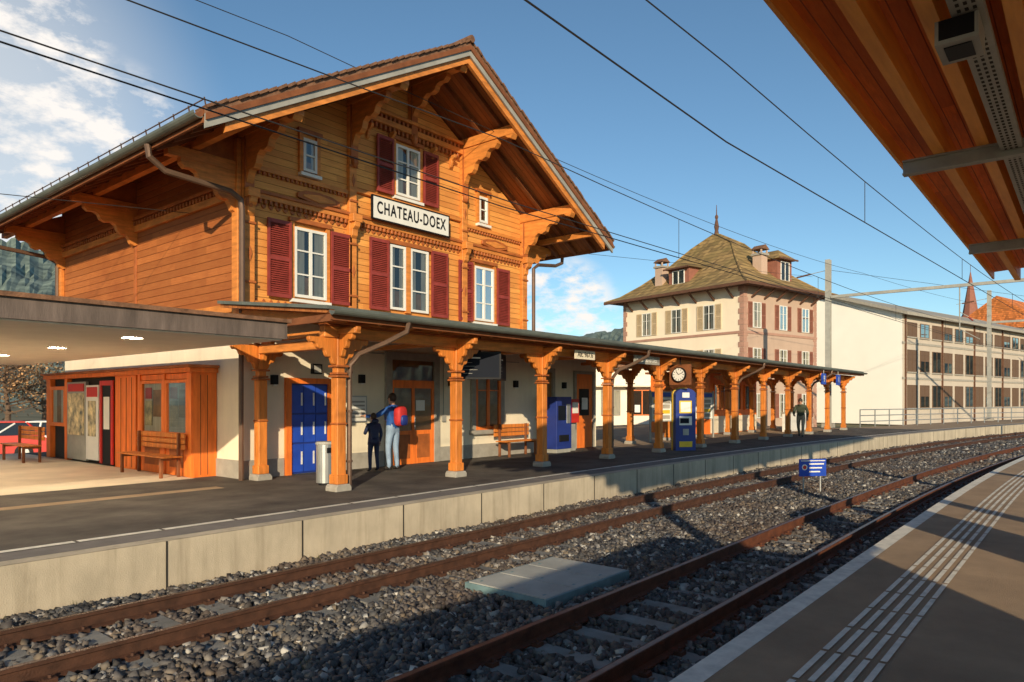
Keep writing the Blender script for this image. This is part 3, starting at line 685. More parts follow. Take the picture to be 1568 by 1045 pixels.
for y0,y1 in ((K0,K0+.2),(15.64,15.74),(16.87,17.0),(17.1,18.25),(21.42,21.6),(22.7,23.0)): mb.box(KX-.03,KX+.1,y0,y1,0,2.2,orange)
for y in (17.3,17.6,17.9): mb.box(KX-.04,KX-.031,y,y+.012,.05,2.15,darkw)
mb.T=Matrix.Translation((KX,0,0))@Matrix.Rotation(R(-90),4,'Z')
for a,b in ((14.62,15.64),(15.74,16.87)):
    window(mb,-b,-a,.85,2.06,0.05,1,(),fm=orange,back=curtain,cur=False,fw=.07)
    mb.box(-b,-a,-.0,.05,.0,.83,orange);mb.box(-b,-a,-.0,.05,2.07,2.19,orange)
    mb.box(-b+.16,-b+.52,.012,.022,1.05,1.6,poster);mb.box(-b+.58,-a-.14,.012,.022,1.25,1.85,warmin);mb.box(-b+.18,-b+.5,.012,.022,1.65,1.9,redp)
    mb.box(-b+.2,-a-.2,-.012,-.001,.18,.68,trimw)
mb.box(-21.4,-20.1,-.03,.04,.05,2.1,steel);mb.box(-20.0,-19.2,-.06,-.031,.1,2.0,white);mb.box(-19.95,-19.25,-.065,-.061,1.7,1.95,redp);mb.box(-19.85,-19.35,-.07,-.061,.7,1.6,poster)
mb.box(-21.3,-20.2,-.05,-.031,.7,1.8,poster);mb.box(-21.3,-20.2,-.05,-.031,1.85,2.05,redp)
mb.box(-19.1,-18.98,-.07,-.031,.05,2.1,redp);mb.box(-18.42,-18.3,-.07,-.031,.05,2.1,redp);mb.box(-18.98,-18.42,-.068,-.031,1.98,2.1,redp);mb.box(-18.98,-18.42,-.045,-.031,.05,1.98,black);mb.box(-18.9,-18.55,-.05,-.046,.9,1.7,white)
window(mb,-22.7,-21.6,.9,2.0,.05,1,(),fm=orange,back=warmin,cur=True,fw=.1)
mb.T=Matrix.Identity(4);mb.build('kiosk_body',r,bevel=.005)
bench('wooden_bench',-1.15,1.15,0,True,R(-90),6.95,15.7)
bench('wooden_bench',-1.0,1.0,0,True,R(-90),6.3,21.8)
# ---------------------------------------------------------------- shelter building under canopy right
r=root('wooden_waiting_room');mb=MB()
mb.box(31.5,37.5,13.9,17,0,2.9,orange);mb.box(31.3,37.7,13.7,17.2,2.901,3.0,darkw)
for i in range(3): window(mb,31.9+i*1.9,33.3+i*1.9,1.1,2.4,13.9,2,(),fm=orange,cur=False)
mb.box(31.6,37.4,13.86,13.897,.05,.85,cream);mb.build('walls_and_windows',r)
mb=MB();mb.box(36.2,39.8,11.9,12.1,0,.95,white);mb.box(36.15,39.85,11.87,12.13,.95,1.0,stone);mb.build('low_white_wall')
r=root('shop_building');sx,sy=W(975,47);mb=MB();mb.T=Matrix.Translation((sx,sy,-.6))@Matrix.Rotation(R(-50),4,'Z')
sw=P('shop_white',(.86,.78,.64),.8,.05,2,0)
mb.box(-7,6,0,7,0,4.4,sw);mb.box(-7.3,6.3,-.4,7.3,4.4,4.6,tilem);
for i in range(6):
    x=-6.6+i*2.1
    window(mb,x,x+1.3,1.2,2.9,0,2,(),back=dark,fm=orange if i%2 else stone,cur=i%2==0)
    mb.box(x+.15,x+.5,-.1,-.08,1.4,1.9,[yellow,white,cream,white,stone,white][i])
mb.box(-6.8,5.8,-.7,-.05,3.1,3.18,cream);mb.build('walls',r)
# ---------------------------------------------------------------- mansion
r=root('hipped_roof_mansion');T=Matrix.Translation((49.1,19.1,-.6))@Matrix.Rotation(R(-14),4,'Z')
mcream=P('mansion_cream',(.94,.80,.60),.85,.05,.6,.2,60,dirt=.08);mpink=P('mansion_pink_shaded',(.54,.385,.29),.85,.08,.6,.2,60,dirt=.15);mq=P('quoin_pink',(.46,.26,.19),.85,.1,2,.1,40);mdark=P('mansion_trim_brown',(.13,.06,.035),.7,.2,3,.1,30);msh=P('shutter_cream',(.62,.48,.30),.6,.1,3,.1,30);mdorm=P('dormer_red',(.30,.12,.08),.8,.15,3,.1,30)  # pink right face toned darker than the cream to stand for its shade
mb=MB();mb.T=T;LXm,LYm=9.4,11.85;ZT=10.7
mb.box(0,LXm,0,LYm,0,ZT,mcream);mb.add([(0,-.01,0),(LXm,-.01,0),(LXm,-.01,ZT),(0,-.01,ZT)],[(0,1,2,3)],mpink)
for i in range(27):
    z=i*.4;d=.45 if i%2 else .32
    mb.box(-.03,d,-.04,-.012,z+.01,z+.38,mq);mb.box(-.04,-.005,-.02,d,z+.01,z+.38,mq);mb.box(LXm-d,LXm+.03,-.04,-.012,z+.01,z+.38,mq);mb.box(-.04,-.005,LYm-d,LYm,z+.01,z+.38,mq)
for z in (3.6,7.0): mb.box(-.06,LXm+.05,-.06,-.045,z,z+.18,mq);mb.box(-.06,-.042,0,LYm,z,z+.18,mq)
wz=((.9,2.7),(4.2,6.0),(7.45,9.3))
for x in (1.5,4.8,7.8):
    for z0,z1 in wz: window(mb,x-.5,x+.5,z0,z1,-.01,2,(.65,));shutter(mb,x-1.05,x-.55,z0,z1,-.02,mdorm);shutter(mb,x+.55,x+1.05,z0,z1,-.02,mdorm)
mb.T=T@Matrix.Rotation(R(-90),4,'Z')
for y in (3.0,6.1,9.2):
    for z0,z1 in wz: window(mb,-y-.5,-y+.5,z0,z1,0,2,(.65,));shutter(mb,-y-1.1,-y-.55,z0,z1,-.02,msh);shutter(mb,-y+.55,-y+1.1,z0,z1,-.02,msh)
mb.T=T;mb.build('walls_and_windows',r)
mb=MB();mb.T=T
rings=[(-1.15,10.45),(-.2,10.85),(1.0,11.75),(2.6,13.2),(3.9,14.7),(4.55,15.7)]
vs=[];
for e,z in rings: vs+=[(e,min(e,5.8),z),(LXm-e,min(e,5.8),z),(LXm-e,LYm-e,z),(e,LYm-e,z)]
vs[-4:]=[(4.55,5.75,15.75),(4.85,5.75,15.75),(4.85,6.1,15.75),(4.55,6.1,15.75)]
fs=[(i*4+j,i*4+(j+1)%4,(i+1)*4+(j+1)%4,(i+1)*4+j) for i in range(len(rings)-1) for j in range(4)]+[(20,21,22,23)]
mb.add(vs,fs,mtile)
mb.add([(-1.12,-1.12,10.38),(LXm+1.12,-1.12,10.38),(LXm+1.12,LYm+1.12,10.38),(-1.12,LYm+1.12,10.38)],[(0,1,2,3)],mdark)
for a,b in (((-1.15,-1.15),(LXm+1.15,-1.15)),((-1.15,-1.15),(-1.15,LYm+1.15)),((LXm+1.15,-1.15),(LXm+1.15,LYm+1.15))):
    mb.beam((a[0],a[1],10.38),(b[0],b[1],10.38),.12,.2,mdark)
for k in range(6): mb.beam((.9+k*1.55,0,9.6),(.9+k*1.55,-1,10.35),.12,.12,mdark)
for k in range(7): mb.beam((0,.9+k*1.65,9.6),(-1,.9+k*1.65,10.35),.12,.12,mdark)
mb.tube([(4.7,5.92,15.7),(4.7,5.92,16.1),(4.7,5.92,16.4),(4.7,5.92,17.2),(4.7,5.92,18.2)],[.22,.14,.2,.05,.02],mdark,8);mb.ell((4.7,5.92,17.2),(.14,.14,.2),mdark,8)
for i in range(len(rings)-1):
    for j in (0,1,3): mb.tube([vs[i*4+j],vs[(i+1)*4+j]],.10,mtile,6)
def dormer(cx,cy,ang,wd,zb,h):
    mb.T=T@Matrix.Translation((cx,cy,zb))@Matrix.Rotation(ang,4,'Z')
    mb.box(-wd/2,wd/2,0,2.2,0,h,mdorm);window(mb,-wd*.3,wd*.3,.25,h-.15,0,2,(),cur=False)
    e=.28
    mb.add([(-wd/2-e,-e-.1,h),(wd/2+e,-e-.1,h),(wd/2+e,2.6,h),(-wd/2-e,2.6,h),(0,.55,h+.85),(0,2.6,h+.85)],[(0,1,4),(1,2,5,4),(0,4,5,3),(0,3,2,1)],mtile)
    mb.beam((-wd/2-e,-e-.1,h),(wd/2+e,-e-.1,h),.08,.12,mdark)
    mb.T=T
dormer(6.0,.6,0,1.9,11.1,1.9);dormer(.6,6.4,R(-90),2.0,11.1,1.5)
def chim(x,y,z0,z1):
    mb.box(x-.38,x+.38,y-.38,y+.38,z0,z1,mpink);mb.box(x-.48,x+.48,y-.48,y+.48,z1,z1+.15,stone)
    mb.prof([(-.5,0),(.5,0),(0,.35)],(x,y,z1+.45),(1,0,0),(0,0,1),(0,1,0),1.0,tilem)
    for a in (-.35,.35):
        for b in (-.35,.35): mb.box(x+a-.05,x+a+.05,y+b-.05,y+b+.05,z1+.15,z1+.45,mpink)
chim(4.0,1.4,11,13.2);chim(1.1,8.6,11,13.0);chim(8.3,4,11.5,13.2)
mb.build('roof_and_dormers',r)
# ---------------------------------------------------------------- white modern building
r=root('white_apartment_building');T=Matrix.Translation((70.9,13.1,-.6))@Matrix.Rotation(R(-13.2),4,'Z')
wb=P('white_render_sunlit',(.95,.91,.82),.85,.03,.4,.1,60);wg=P('grey_render_shaded',(.56,.48,.39),.85,.06,.5,.1,60,dirt=.1);blind=P('brown_blind',(.15,.09,.055),.6,.2,3,.1,30,stretch=(1,1,20))  # gable and long face: sun and shade set by two wall colours
mb=MB();mb.T=T
mb.prof([(0,0),(16,0),(16,10.0),(8,12.6),(0,10.0)],(21,0,0),(0,1,0),(0,0,1),(1,0,0),42,wb)
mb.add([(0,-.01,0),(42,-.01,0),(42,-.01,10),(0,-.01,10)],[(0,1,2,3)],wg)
for sg in (0,1):
    y0,y1=(-.7,8.05) if sg==0 else (16.7,7.95)
    z0=9.8;z1=12.65
    vs=[(-.6,y0,z0),(42.6,y0,z0),(42.6,y1,z1),(-.6,y1,z1)];vs+= [(a,b,c+.28) for a,b,c in vs]
    mb.add(vs,[(0,1,2,3),(7,6,5,4),(0,4,5,1),(1,5,6,2),(2,6,7,3),(3,7,4,0)],stone)
for i in range(16):
    x=.9+i*2.6
    for z0,z1 in ((1.5,3.6),(4.8,6.8),(8.0,9.3)):
        window(mb,x,x+1.9,z0,z1,-.01,2,(),fm=blind,back=dark,cur=False)
        if (i*7+int(z0))%3: mb.box(x+.06,x+1.84,-.062,-.055,z0+.5*(z1-z0)*(i%2),z1-.05,blind)
        mb.box(x-.1,x+2.0,-.12,-.011,z0-.12,z0,stone)
    if i%3==0: mb.box(x-.5,x-.38,-.15,-.011,0,9.9,mdark)
mb.box(-.05,42,-.06,-.011,7.3,7.5,stone);mb.box(-.05,42,-.06,-.011,4.1,4.3,stone)
mb.build('walls_and_roof',r)
r=root('orange_roof_house');hx,hy=W(1560,112);mb=MB();mb.T=Matrix.Translation((hx,hy,-.6))@Matrix.Rotation(R(-13),4,'Z')
mb.box(-9,9,-6,6,0,13,mcream);mb.prof([(-7,13),(7,13),(0,18)],(0,0,0),(0,1,0),(0,0,1),(1,0,0),19,otile);mb.prof([(-2,12),(2,12),(0,15)],(-4,-6,1),(1,0,0),(0,0,1),(0,1,0),4,otile)
for i in range(5): window(mb,-8+i*3.4,-6.8+i*3.4,9,11,-6,2,())
mb.build('house_body',r)
r=root('church_steeple');hx,hy=W(1486,150);mb=MB();mb.T=Matrix.Translation((hx,hy,-.6))
mb.box(-1.8,1.8,-1.8,1.8,0,19,mcream);mb.tube([(0,0,19),(0,0,20.5),(0,0,29.5)],[2.3,1.5,.08],mdorm,8);mb.tube([(0,0,29.3),(0,0,31)],.05,mdark,5);mb.build('steeple_body',r)
# ---------------------------------------------------------------- fence
mb=MB()
fp=[(45.3,10.6),(50,9.2),(55,7.7),(60,5.9),(65,3.9),(72,1.0),(80,-2.3),(90,-7)]
pts=[]
for a,b in zip(fp[:-1],fp[1:]):
    n=int(math.dist(a,b)/1.6)
    for i in range(n): pts.append((a[0]+(b[0]-a[0])*i/n,a[1]+(b[1]-a[1])*i/n))
for z in (.35,.7,1.05): mb.tube([(p[0],p[1],z) for p in pts],.03,metal,6)
for p in pts: mb.tube([(p[0],p[1],0),(p[0],p[1],1.05)],.034,metal,6)
mb.build('platform_railing')
mb=MB()
for i in range(20):
    mb.tube([(43+i*.12,14,0),(43+i*.12,14,1.1)],.015,metal,5)
mb.tube([(42.9,14,1.1),(45.5,14,1.1)],.02,metal,5);mb.tube([(42.9,14,.1),(45.5,14,.1)],.02,metal,5);mb.build('metal_gate')
# ---------------------------------------------------------------- catenary
def mast(x,y,h,beamto=None,z=7.7):
    r=root('catenary_mast');mb=MB()
    mb.box(x-.129,x+.129,y-.03,y+.03,0,h,steel);mb.box(x-.16,x-.13,y-.14,y+.14,0,h,steel);mb.box(x+.13,x+.16,y-.14,y+.14,0,h,steel);mb.box(x-.3,x+.3,y-.3,y+.3,-.1,.25,stone)
    if beamto is not None:
        mb.beam((x,y-.15,z),(x,beamto,z),.14,.16,steel)
        for yc in (6.77,3.32):
            yy=yc-off(x);mb.tube([(x,yy+.9,z),(x,yy+.9,z-2.4)],.03,steel,6);mb.tube([(x,yy+.9,z-2.3),(x,yy,z-2.9)],.022,steel,6);mb.tube([(x,yy+.9,z-1.4),(x,yy,z-2.05)],.022,steel,6)
            mb.tube([(x,yy+.5,z-1.7),(x,yy+.3,z-1.9)],.05,redw,8)
        mb.box(x-.14,x+.14,beamto-.03,beamto+.03,-.5,z+.3,steel)
    mb.tube([(x,y,h-.6),(x,y+2.2,h-.9)],.02,steel,6);mb.tube([(x,y+1.0,h-.74),(x,y+1.8,h-.86)],.05,mdark,8)
    mb.build('mast_body',r)
mast(43.9,12.0,9.9,-1.5-off(43.9));mast(66.3,6.2,10.2,-3.5-off(66.3));mast(92,-1.5,10.2,-18)
r=root('overhead_wires')
mb=MB();sup=[-30,8,43.9,66.3,92,118]
def wire(y,z,sag,rad):
    pts=[]
    for a,b in zip(sup[:-1],sup[1:]):
        n=14
        for i in range(n):
            f=i/n;x=a+(b-a)*f;o=off(a)*(1-f)+off(b)*f
            pts.append((x,y-o,z-sag*4*f*(1-f)*((b-a)/36)**2))
    mb.tube(pts,rad,wirem,5);return pts
for yc,zc,zm in ((3.32,4.66,5.58),(6.77,4.5,5.5)):
    wire(yc,zc,0,.009);pm=wire(yc,zm,.45,.008)
    for i,p in enumerate(pm):
        if i%3==1 and p[0]>10: mb.tube([p,(p[0],p[1],zc)],.006,wirem,4)
wire(6.66,4.56,0.03,.008)
wire(12.4,8.9,.5,.009)
mb.tube([(-2,16,4.9),(43.9,12.9,9.0)],.008,wirem,5)
mb.tube([(43.9,12,9.3),(95,-9,9.2)],.012,wirem,5)
mb.build('wires',r)
# ---------------------------------------------------------------- island canopy overhead
r=root('island_platform_canopy');mb=MB()
ipl=PLANK('island_soffit_wood',(.88,.22,.025),1,.13,var=.25,dirt=.3);ibm=P('island_beam_wood',(.98,.36,.06),.5,.2,2,.2,20,stretch=(.6,6,6))
IX0,IX1=1.0,21.5
zu=lambda y:4.86+(1.9-y)*.06
vs=[(x,y,zu(y)+k) for x in (IX0,IX1) for y,k in ((1.9,0),(-2.6,0),(-2.6,.05),(1.9,.05))]
mb.add(vs,[(0,1,2,3),(7,6,5,4),(0,4,5,1),(1,5,6,2),(2,6,7,3),(3,7,4,0)],ipl)
mb.add([(a,b,c+.07) for a,b,c in vs],[(0,1,2,3),(7,6,5,4),(0,4,5,1),(1,5,6,2),(2,6,7,3),(3,7,4,0)],gut)
mb.box(IX0,IX1,1.9,1.94,4.68,4.99,ibm);mb.box(IX0,IX1,1.941,1.98,4.76,4.94,gut)
for y in (1.42,.98,.46,-.06,-.55,-1.05,-1.55,-2.05,-2.5): mb.box(IX0,IX1,y-.06,y+.06,4.60,zu(y)-.002,ibm)
for x in (3.8,9.9,16.0):
    mb.box(x-.06,x+.06,-2.5,1.82,4.42,4.44,steel);mb.box(x-.06,x+.06,-2.5,1.82,4.578,4.598,steel);mb.box(x-.012,x+.012,-2.5,1.82,4.44,4.578,steel)
    mb.box(x-.1,x+.1,-.9,-.7,0,4.42,steel)
mb.build('canopy_structure',r)
mb=MB()
mb.box(IX0,IX1,.62,.80,4.50,4.515,steel);mb.box(IX0,IX1,.605,.62,4.50,4.56,steel);mb.box(IX0,IX1,.80,.815,4.50,4.56,steel)
x=IX0+.1
while x<14:
    for y in (.66,.71,.76): mb.box(x,x+.05,y-.012,y+.012,4.497,4.4995,dark)
    x+=.1
mb.build('cable_tray',r)
lx_,ly_=6.35,.78
mb=MB();mb.box(lx_-.2,lx_+.2,ly_-.14,ly_+.14,4.30,4.33,steel);mb.box(lx_-.2,lx_+.2,ly_-.14,ly_-.115,4.33,4.48,steel);mb.box(lx_-.2,lx_+.2,ly_+.115,ly_+.14,4.33,4.48,steel);mb.box(lx_-.2,lx_-.18,ly_-.115,ly_+.115,4.33,4.48,black);mb.box(lx_-.13,lx_+.13,ly_-.09,ly_+.09,4.29,4.299,black);mb.tube([(lx_,ly_,4.45),(lx_,ly_,4.6)],.03,steel,6)
mb.build('loudspeaker_housing',r)
r=root('added_shade_shelter');mb=MB()  # unseen shelter, added behind the camera to shade the foreground
mb.box(-6,2.0,-3.3,-3.15,0,2.5,ibm);mb.box(-6,-5.85,-3.15,-1.6,0,2.5,ibm);mb.box(-6.2,2.2,-3.5,-1.4,2.5,2.62,gut);mb.box(-5.85,1.9,-1.75,-1.65,0,.9,ibm)
for x in (-3.9,-1.9,.1,1.9): mb.box(x-.06,x+.06,-1.75,-1.63,0,2.5,ibm)
mb.build('shelter_body',r)
r=root('added_shadow_board');mb=MB()  # unseen board, added to cast a shadow band across the platform
mb.box(6.7,8.1,-1.2,-1.1,.35,2.1,steel);mb.box(6.76,8.04,-1.097,-1.09,.42,2.03,white)
for x in (6.75,7.98): mb.box(x,x+.07,-1.28,-1.201,0,2.1,steel)
mb.build('frame_and_posters',r)
r=root('track_name_sign');mb=MB();sx,sy=17.2,5.05
mb.T=Matrix.Translation((sx,sy,0))@Matrix.Rotation(R(-40),4,'Z')
mb.box(-.34,.34,-.02,.02,-.16,.24,blue);mb.box(-.31,.31,-.024,-.021,.19,.21,white);mb.tube([(-.22,-.026,.05),(-.22,-.021,.05)],.07,white,16);mb.tube([(-.22,-.03,.05),(-.22,-.026,.05)],.045,redp,16)
for i in range(3): mb.box(-.1,.28-.05*i,-.024,-.021,.11-.09*i,.14-.09*i,white)
for x in (-.22,.22): mb.tube([(x,.03,-.58),(x,.03,.2)],.02,metal,6)
mb.T=Matrix.Identity(4);mb.build('sign_plate',r)
# ---------------------------------------------------------------- hills
def HL(a):
    pts=[(-90,.25),(-40,.20),(-34,.18),(-25,.13),(-8,.09),(1,.070),(3,.073),(6,.094),(8.5,.100),(11,.09),(16,.06),(30,.05),(90,.08)]
    for (x0,y0),(x1,y1) in zip(pts[:-1],pts[1:]):
        if x0<=a<=x1: return y0+(y1-y0)*(a-x0)/(x1-x0)
forest=P('forest_hill_hazed',(.075,.12,.115),.95,.4,.05,1,.3,col2=(.19,.24,.20))  # distance haze mixed into the tree colour, paler and bluer
mb=MB();vs=[];nA,nD=700,14
from mathutils import noise as mn
for i in range(nA+1):
    a=-88+176*i/nA
    for j in range(nD+1):
        f=j/nD;d=330+f*620;h=-.7+HL(a)*950*f**1.2
        h+=f*(mn.noise((a*.35,f*3,0))*16+mn.noise((a*2.2,f*9,3))*6+mn.noise((a*9,f*20,5))*4)+random.uniform(0,4)*f
        an=TH-R(a);vs.append((d*math.cos(an),d*math.sin(an),h))
k=nD+1
mb.add(vs,[(i*k+j,(i+1)*k+j,(i+1)*k+j+1,i*k+j+1) for i in range(nA) for j in range(nD)],forest);mb.build('forested_hills',smooth=False)
# ---------------------------------------------------------------- trees
bark=P('bark',(.14,.09,.06),.9,.3,6,.4,40)
def tree(name,x,y,z,h,rad,col,n=2600,seed=1):
    rd=random.Random(seed);r=root(name);mb=MB()
    mb.tube([(x,y,z),(x+.1,y,z+h*.3),(x-.1,y+.1,z+h*.62),(x,y,z+h*.9)],[h*.035,h*.026,h*.016,.02],bark,8)
    cl=[]
    for i in range(26):
        a=rd.uniform(0,6.28);zz=z+h*rd.uniform(.25,.8);L=rad*rd.uniform(.5,1)
        e=(x+L*math.cos(a),y+L*math.sin(a),zz+L*rd.uniform(.2,.7));m_=(x+L*.5*math.cos(a),y+L*.5*math.sin(a),zz+L*.12)
        mb.tube([(x,y,zz),m_,e],[h*.012,h*.008,.01],bark,5);cl.append(e)
        for q in range(4):
            f=(m_[0]+rd.gauss(0,.5),m_[1]+rd.gauss(0,.5),m_[2]+rd.uniform(.3,1.2));mb.tube([m_,f],[.02,.006],bark,4)
    for i in range(8): cl.append((x+rd.gauss(0,rad*.45),y+rd.gauss(0,rad*.45),z+h*rd.uniform(.4,.98)))
    mb.build('trunk_and_limbs',r)
    ms=[P(name+'_leaf_a',col,.8,.3,2,0),P(name+'_leaf_b',tuple(c*.5 for c in col),.8,.3,2,0),P(name+'_leaf_c',tuple(c*1.5 for c in col),.8,.3,2,0)]
    mb=MB()
    for i in range(n):
        c=rd.choice(cl);s=rad*.2
        p=Vector((c[0]+rd.gauss(0,s),c[1]+rd.gauss(0,s),c[2]+rd.gauss(0,s*.8)))
        u=Vector((rd.gauss(0,1),rd.gauss(0,1),rd.gauss(0,1))).normalized();v=u.orthogonal().normalized();q=rd.uniform(.06,.13)
        mb.add([p-u*q,p+v*q*.6,p+u*q,p-v*q*.6],[(0,1,2,3)],rd.choice(ms))
    mb.build('foliage',r)
px,py=W(10,43);tree('autumn_tree',px,py,-.7,5.6,2.8,(.36,.20,.09),1900,1)
px,py=W(66,50);tree('autumn_tree',px,py,-.7,5.2,2.4,(.30,.20,.09),1600,2)
px,py=W(-70,42);tree('autumn_tree',px,py,-.7,6.5,3.2,(.34,.19,.10),2200,3)
px,py=W(905,95);tree('green_tree',px,py,-.7,9,3.6,(.07,.10,.03),2600,4)
px,py=W(845,110);tree('green_tree',px,py,-.7,10,4,(.08,.10,.035),2600,5)
# ---------------------------------------------------------------- cars
carp=P('car_paint_white',(.8,.8,.8),.25,.03,2,0);tyre=P('tyre',(.02,.02,.02),.8,.1,3,0);cgl=P('car_glass',(.02,.025,.03),.08,.1,2,0,spec=.8)
def car(x,y,z,a,paintm):
    r=root('parked_car');mb=MB();mb.T=Matrix.Translation((x,y,z))@Matrix.Rotation(a,4,'Z')
    body=[(-2.1,.25),(2.1,.25),(2.15,.55),(2.05,.78),(1.2,.92),(-1.9,.98),(-2.12,.75),(-2.15,.45)]
    mb.prof(body,(0,0,0),(1,0,0),(0,0,1),(0,1,0),1.74,paintm)
    g0=[(-1.85,.96),(1.15,.90),(.45,1.42),(-1.35,1.45)]
    vs=[(p[0],-.84 if p[1]<1.2 else -.66,p[1]) for p in g0]+[(p[0],.84 if p[1]<1.2 else .66,p[1]) for p in g0]
    mb.add(vs,[(0,1,2,3),(7,6,5,4),(0,4,5,1),(1,5,6,2),(3,7,4,0)],cgl);mb.box(-1.3,.42,-.7,.7,1.44,1.49,paintm)
    for sgn in (-1,1):
        for a_,b_ in ((0,3),(1,2)):
            p=vs[a_ if sgn<0 else a_+4];q=vs[b_ if sgn<0 else b_+4];mb.beam(p,q,.08,.06,paintm)
        mb.beam((-.35,sgn*.83,.95),(-.4,sgn*.67,1.44),.07,.05,paintm)
        mb.box(1.98,2.13,sgn*.62-.18,sgn*.62+.18,.6,.74,white);mb.box(-2.16,-2.0,sgn*.66-.14,sgn*.66+.14,.62,.85,redp)
        for xw in (-1.3,1.3):
            mb.tube([(xw,sgn*.72,.31),(xw,sgn*.89,.31)],.31,tyre,18);mb.tube([(xw,sgn*.885,.31),(xw,sgn*.9,.31)],.19,metal,12)
    mb.build('car_body',r,bevel=.02)
x,y=W(52,27.5);car(x,y,-.68,R(150),carp);x,y=W(-14,27);car(x,y,-.68,R(150),redp)
# ---------------------------------------------------------------- people
skin=P('skin',(.50,.27,.17),.5,.05,3,0);hairm=P('hair_brown',(.05,.028,.015),.6,.3,30,.2,60)
denim=P('denim',(.27,.37,.50),.85,.15,6,.3,80);jkt=P('jacket_blue',(.02,.09,.32),.7,.2,5,.3,20);jk2=P('jacket_navy',(.014,.022,.06),.6,.2,5,.3,20);bpk=P('backpack_red',(.50,.03,.03),.6,.15,5,.2,30);olive=P('jacket_olive',(.05,.06,.035),.8,.2,5,.2,20);beige=P('trousers_beige',(.30,.23,.15),.85,.15,5,.2,30);shoe=P('shoe',(.04,.035,.03),.6,.1,3,0)
def person(name,loc,ang,s,J,mats,hair=True,extra=None):
    r=root(name)
    names=list(J);idx={k:i for i,k in enumerate(names)}
    E=[('pel','spine'),('spine','chest'),('chest','neck'),('neck','hd1'),('hd1','hd2'),('hd2','hd3'),
       ('pel','lh'),('lh','lk'),('lk','la'),('la','lt'),('pel','rh'),('rh','rk'),('rk','ra'),('ra','rt'),
       ('chest','ls'),('ls','le'),('le','lw'),('lw','lp'),('chest','rs'),('rs','re'),('re','rw'),('rw','rp')]
    rad=dict(pel=(.155,.115),spine=(.15,.11),chest=(.165,.12),neck=(.062,.062),hd1=(.066,.075),hd2=(.08,.098),hd3=(.05,.06),lh=.1,rh=.1,lk=.066,rk=.066,la=.05,ra=.05,lt=.036,rt=.036,ls=.075,rs=.075,le=.056,re=.056,lw=.038,rw=.038,lp=.036,rp=.036)
    me=bpy.data.meshes.new('tmp');me.from_pydata([J[k] for k in names],[(idx[a],idx[b]) for a,b in E],[])
    o=bpy.data.objects.new('tmp',me);COL.objects.link(o)
    o.modifiers.new('s','SKIN');sk=me.skin_vertices[0].data
    for k in names:
        q=rad[k];q=q if isinstance(q,tuple) else (q,q);sk[idx[k]].radius=q;sk[idx[k]].use_root=(k=='pel')
    sb=o.modifiers.new('u','SUBSURF');sb.levels=2;sb.render_levels=2
    dg=bpy.context.evaluated_depsgraph_get();dg.update()
    m2=bpy.data.meshes.new_from_object(o.evaluated_get(dg));bpy.data.objects.remove(o)
    m2.materials.clear();ML=[mats[0],mats[1],skin,shoe,hairm]
    for m in ML: m2.materials.append(m)
    lab={('la','lt'):3,('ra','rt'):3,('neck','hd1'):2,('hd1','hd2'):2,('hd2','hd3'):2,('lw','lp'):2,('rw','rp'):2}
    for e in E:
        if e not in lab: lab[e]=1 if e[0] in('lh','rh','lk','rk') or e in(('pel','lh'),('pel','rh')) else 0
    for p in m2.polygons:
        c=p.center;best=9;bl=0
        for e in E:
            a=Vector(J[e[0]]);b=Vector(J[e[1]]);ab=b-a;tt=max(0,min(1,(c-a).dot(ab)/ab.length_squared));dd=(c-a-ab*tt).length
            if dd<best: best=dd;bl=lab[e]
        if bl==0 and c.z<J['pel'][2]-.09 and (c-Vector(J['pel'])).length<.2: bl=1
        p.material_index=bl;p.use_smooth=True
    b=bpy.data.objects.new('body',m2);COL.objects.link(b);b.parent=r
    mb=MB();h=Vector(J['hd2']);
    mb.ell(h+Vector((0,-.022,.028)),(.088,.105,.112),hairm,14)
    mb.ell(h+Vector((0,.100,-.015)),(.013,.018,.024),skin,8)
    for q in (-1,1): mb.ell(h+Vector((q*.086,0,-.01)),(.012,.024,.034),skin,8);mb.ell(h+Vector((q*.034,.092,.015)),(.012,.008,.008),black,8)
    mb.ell(h+Vector((0,.088,-.055)),(.024,.01,.007),bpk,8)
    for a,w_ in (('lw','lp'),('rw','rp')):
        A=Vector(J[a]);B=Vector(J[w_]);d=(B-A).normalized();sd=d.cross(Vector((0,0,1)) if abs(d.z)<.8 else Vector((0,1,0))).normalized();nn=d.cross(sd)
        for i in range(4):
            p=B+sd*(i-1.5)*.019;L=(.06,.072,.068,.052)[i];mb.tube([p-d*.02,p+d*L*.5,p+d*L*.85+nn*.018,p+d*L+nn*.034],[.010,.009,.008,.006],skin,6)
        p=A*.5+B*.5+sd*.026;mb.tube([p,p+sd*.022+d*.03,p+sd*.024+d*.058],[.011,.010,.007],skin,6)
    nk=Vector(J['neck']);mb.tube([nk+Vector((0,0,-.05)),nk+Vector((0,0,.02))],[.095,.075],mats[0],12)
    if extra: extra(mb,J)
    mb.build('head_details_and_accessories',r,smooth=True)
    r.location=loc;r.rotation_euler=(0,0,ang);r.scale=(s,s,s);return r
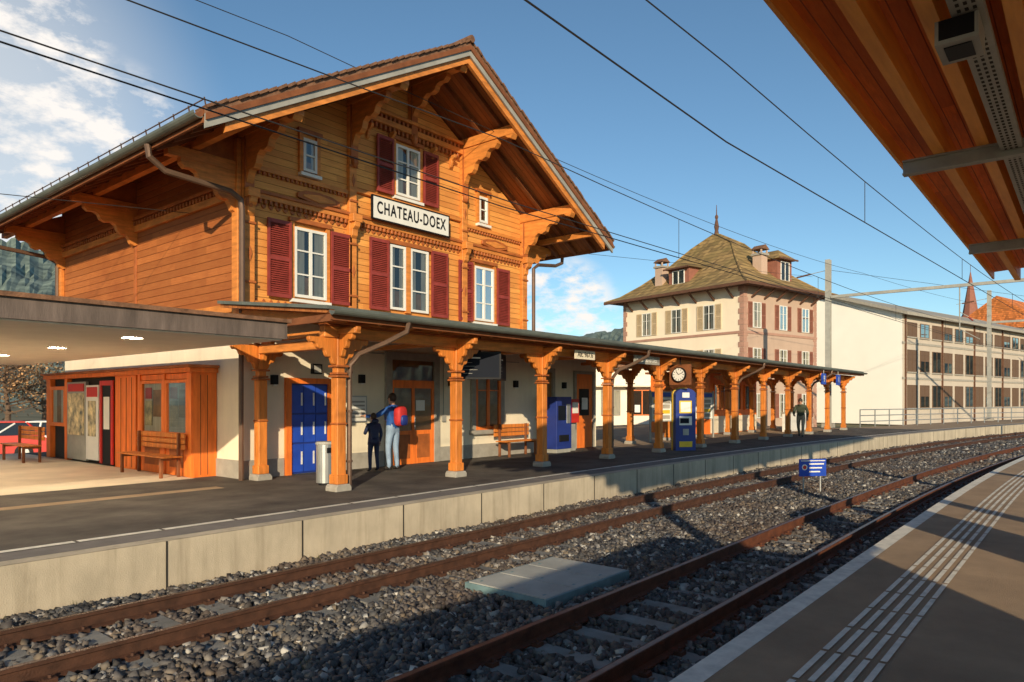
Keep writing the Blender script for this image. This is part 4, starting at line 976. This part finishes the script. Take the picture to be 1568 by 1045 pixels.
def stand():
    return dict(pel=(0,0,.95),spine=(0,0,1.12),chest=(0,.01,1.31),neck=(0,.02,1.46),hd1=(0,.03,1.53),hd2=(0,.035,1.61),hd3=(0,.03,1.68),
      lh=(-.10,0,.88),lk=(-.12,.02,.49),la=(-.13,-.01,.075),lt=(-.14,.15,.035),rh=(.10,0,.88),rk=(.12,.02,.49),ra=(.14,-.01,.075),rt=(.16,.15,.035),
      ls=(-.19,.01,1.37),le=(-.27,0,1.11),lw=(-.27,.08,.88),lp=(-.27,.10,.81),rs=(.19,.01,1.37),re=(.27,0,1.11),rw=(.27,.08,.88),rp=(.27,.10,.81))
def bp(mb,J):
    mb.ell((.03,-.20,1.22),(.16,.11,.23),bpk,16,.6);mb.ell((.03,-.30,1.13),(.11,.05,.12),navy,12,.6)
    for q in (-1,1): mb.tube([(q*.1,-.14,1.40),(q*.11,.0,1.46),(q*.12,.13,1.36),(q*.13,.12,1.15),(q*.12,-.1,1.05)],.018,navy,6)
J=stand();J.update(le=(-.34,.20,1.22),lw=(-.40,.43,1.22),lp=(-.42,.50,1.23),re=(.29,.02,1.12),rw=(.22,.20,.98),rp=(.18,.26,.96),lh=(-.10,0,.88),lk=(-.13,.03,.49))
person('man_with_backpack',(10.78,12.45,.006),R(8),1.02,J,(jkt,denim),extra=bp)
J=stand();J.update(le=(-.24,.1,1.13),lw=(-.12,.26,1.15),lp=(-.07,.3,1.17))
def hood(mb,J): mb.ell((0,-.08,1.50),(.12,.08,.08),jk2,12);mb.tube([(0,0,.80),(0,0,1.0)],[.185,.165],jk2,14)
person('child_in_dark_jacket',(10.30,12.55,.006),R(-5),.76,J,(jk2,jk2),extra=hood)
J=stand();J.update(pel=(0,0,.9),spine=(0,.04,1.07),chest=(0,.09,1.25),neck=(0,.15,1.39),hd1=(0,.18,1.46),hd2=(0,.2,1.53),hd3=(0,.2,1.60),ls=(-.19,.09,1.31),rs=(.19,.09,1.31),
 lh=(-.1,0,.84),rh=(.1,0,.84),lk=(-.11,.26,.5),la=(-.11,.32,.09),lt=(-.11,.47,.05),rk=(.11,-.05,.45),ra=(.11,-.38,.15),rt=(.11,-.33,.03),le=(-.27,-.02,1.06),lw=(-.26,.03,.84),lp=(-.26,.05,.77),re=(.26,.2,1.06),rw=(.22,.4,.95),rp=(.2,.46,.94))
person('walking_man',(31.4,9.7,.006),R(100),1.02,J,(olive,beige))
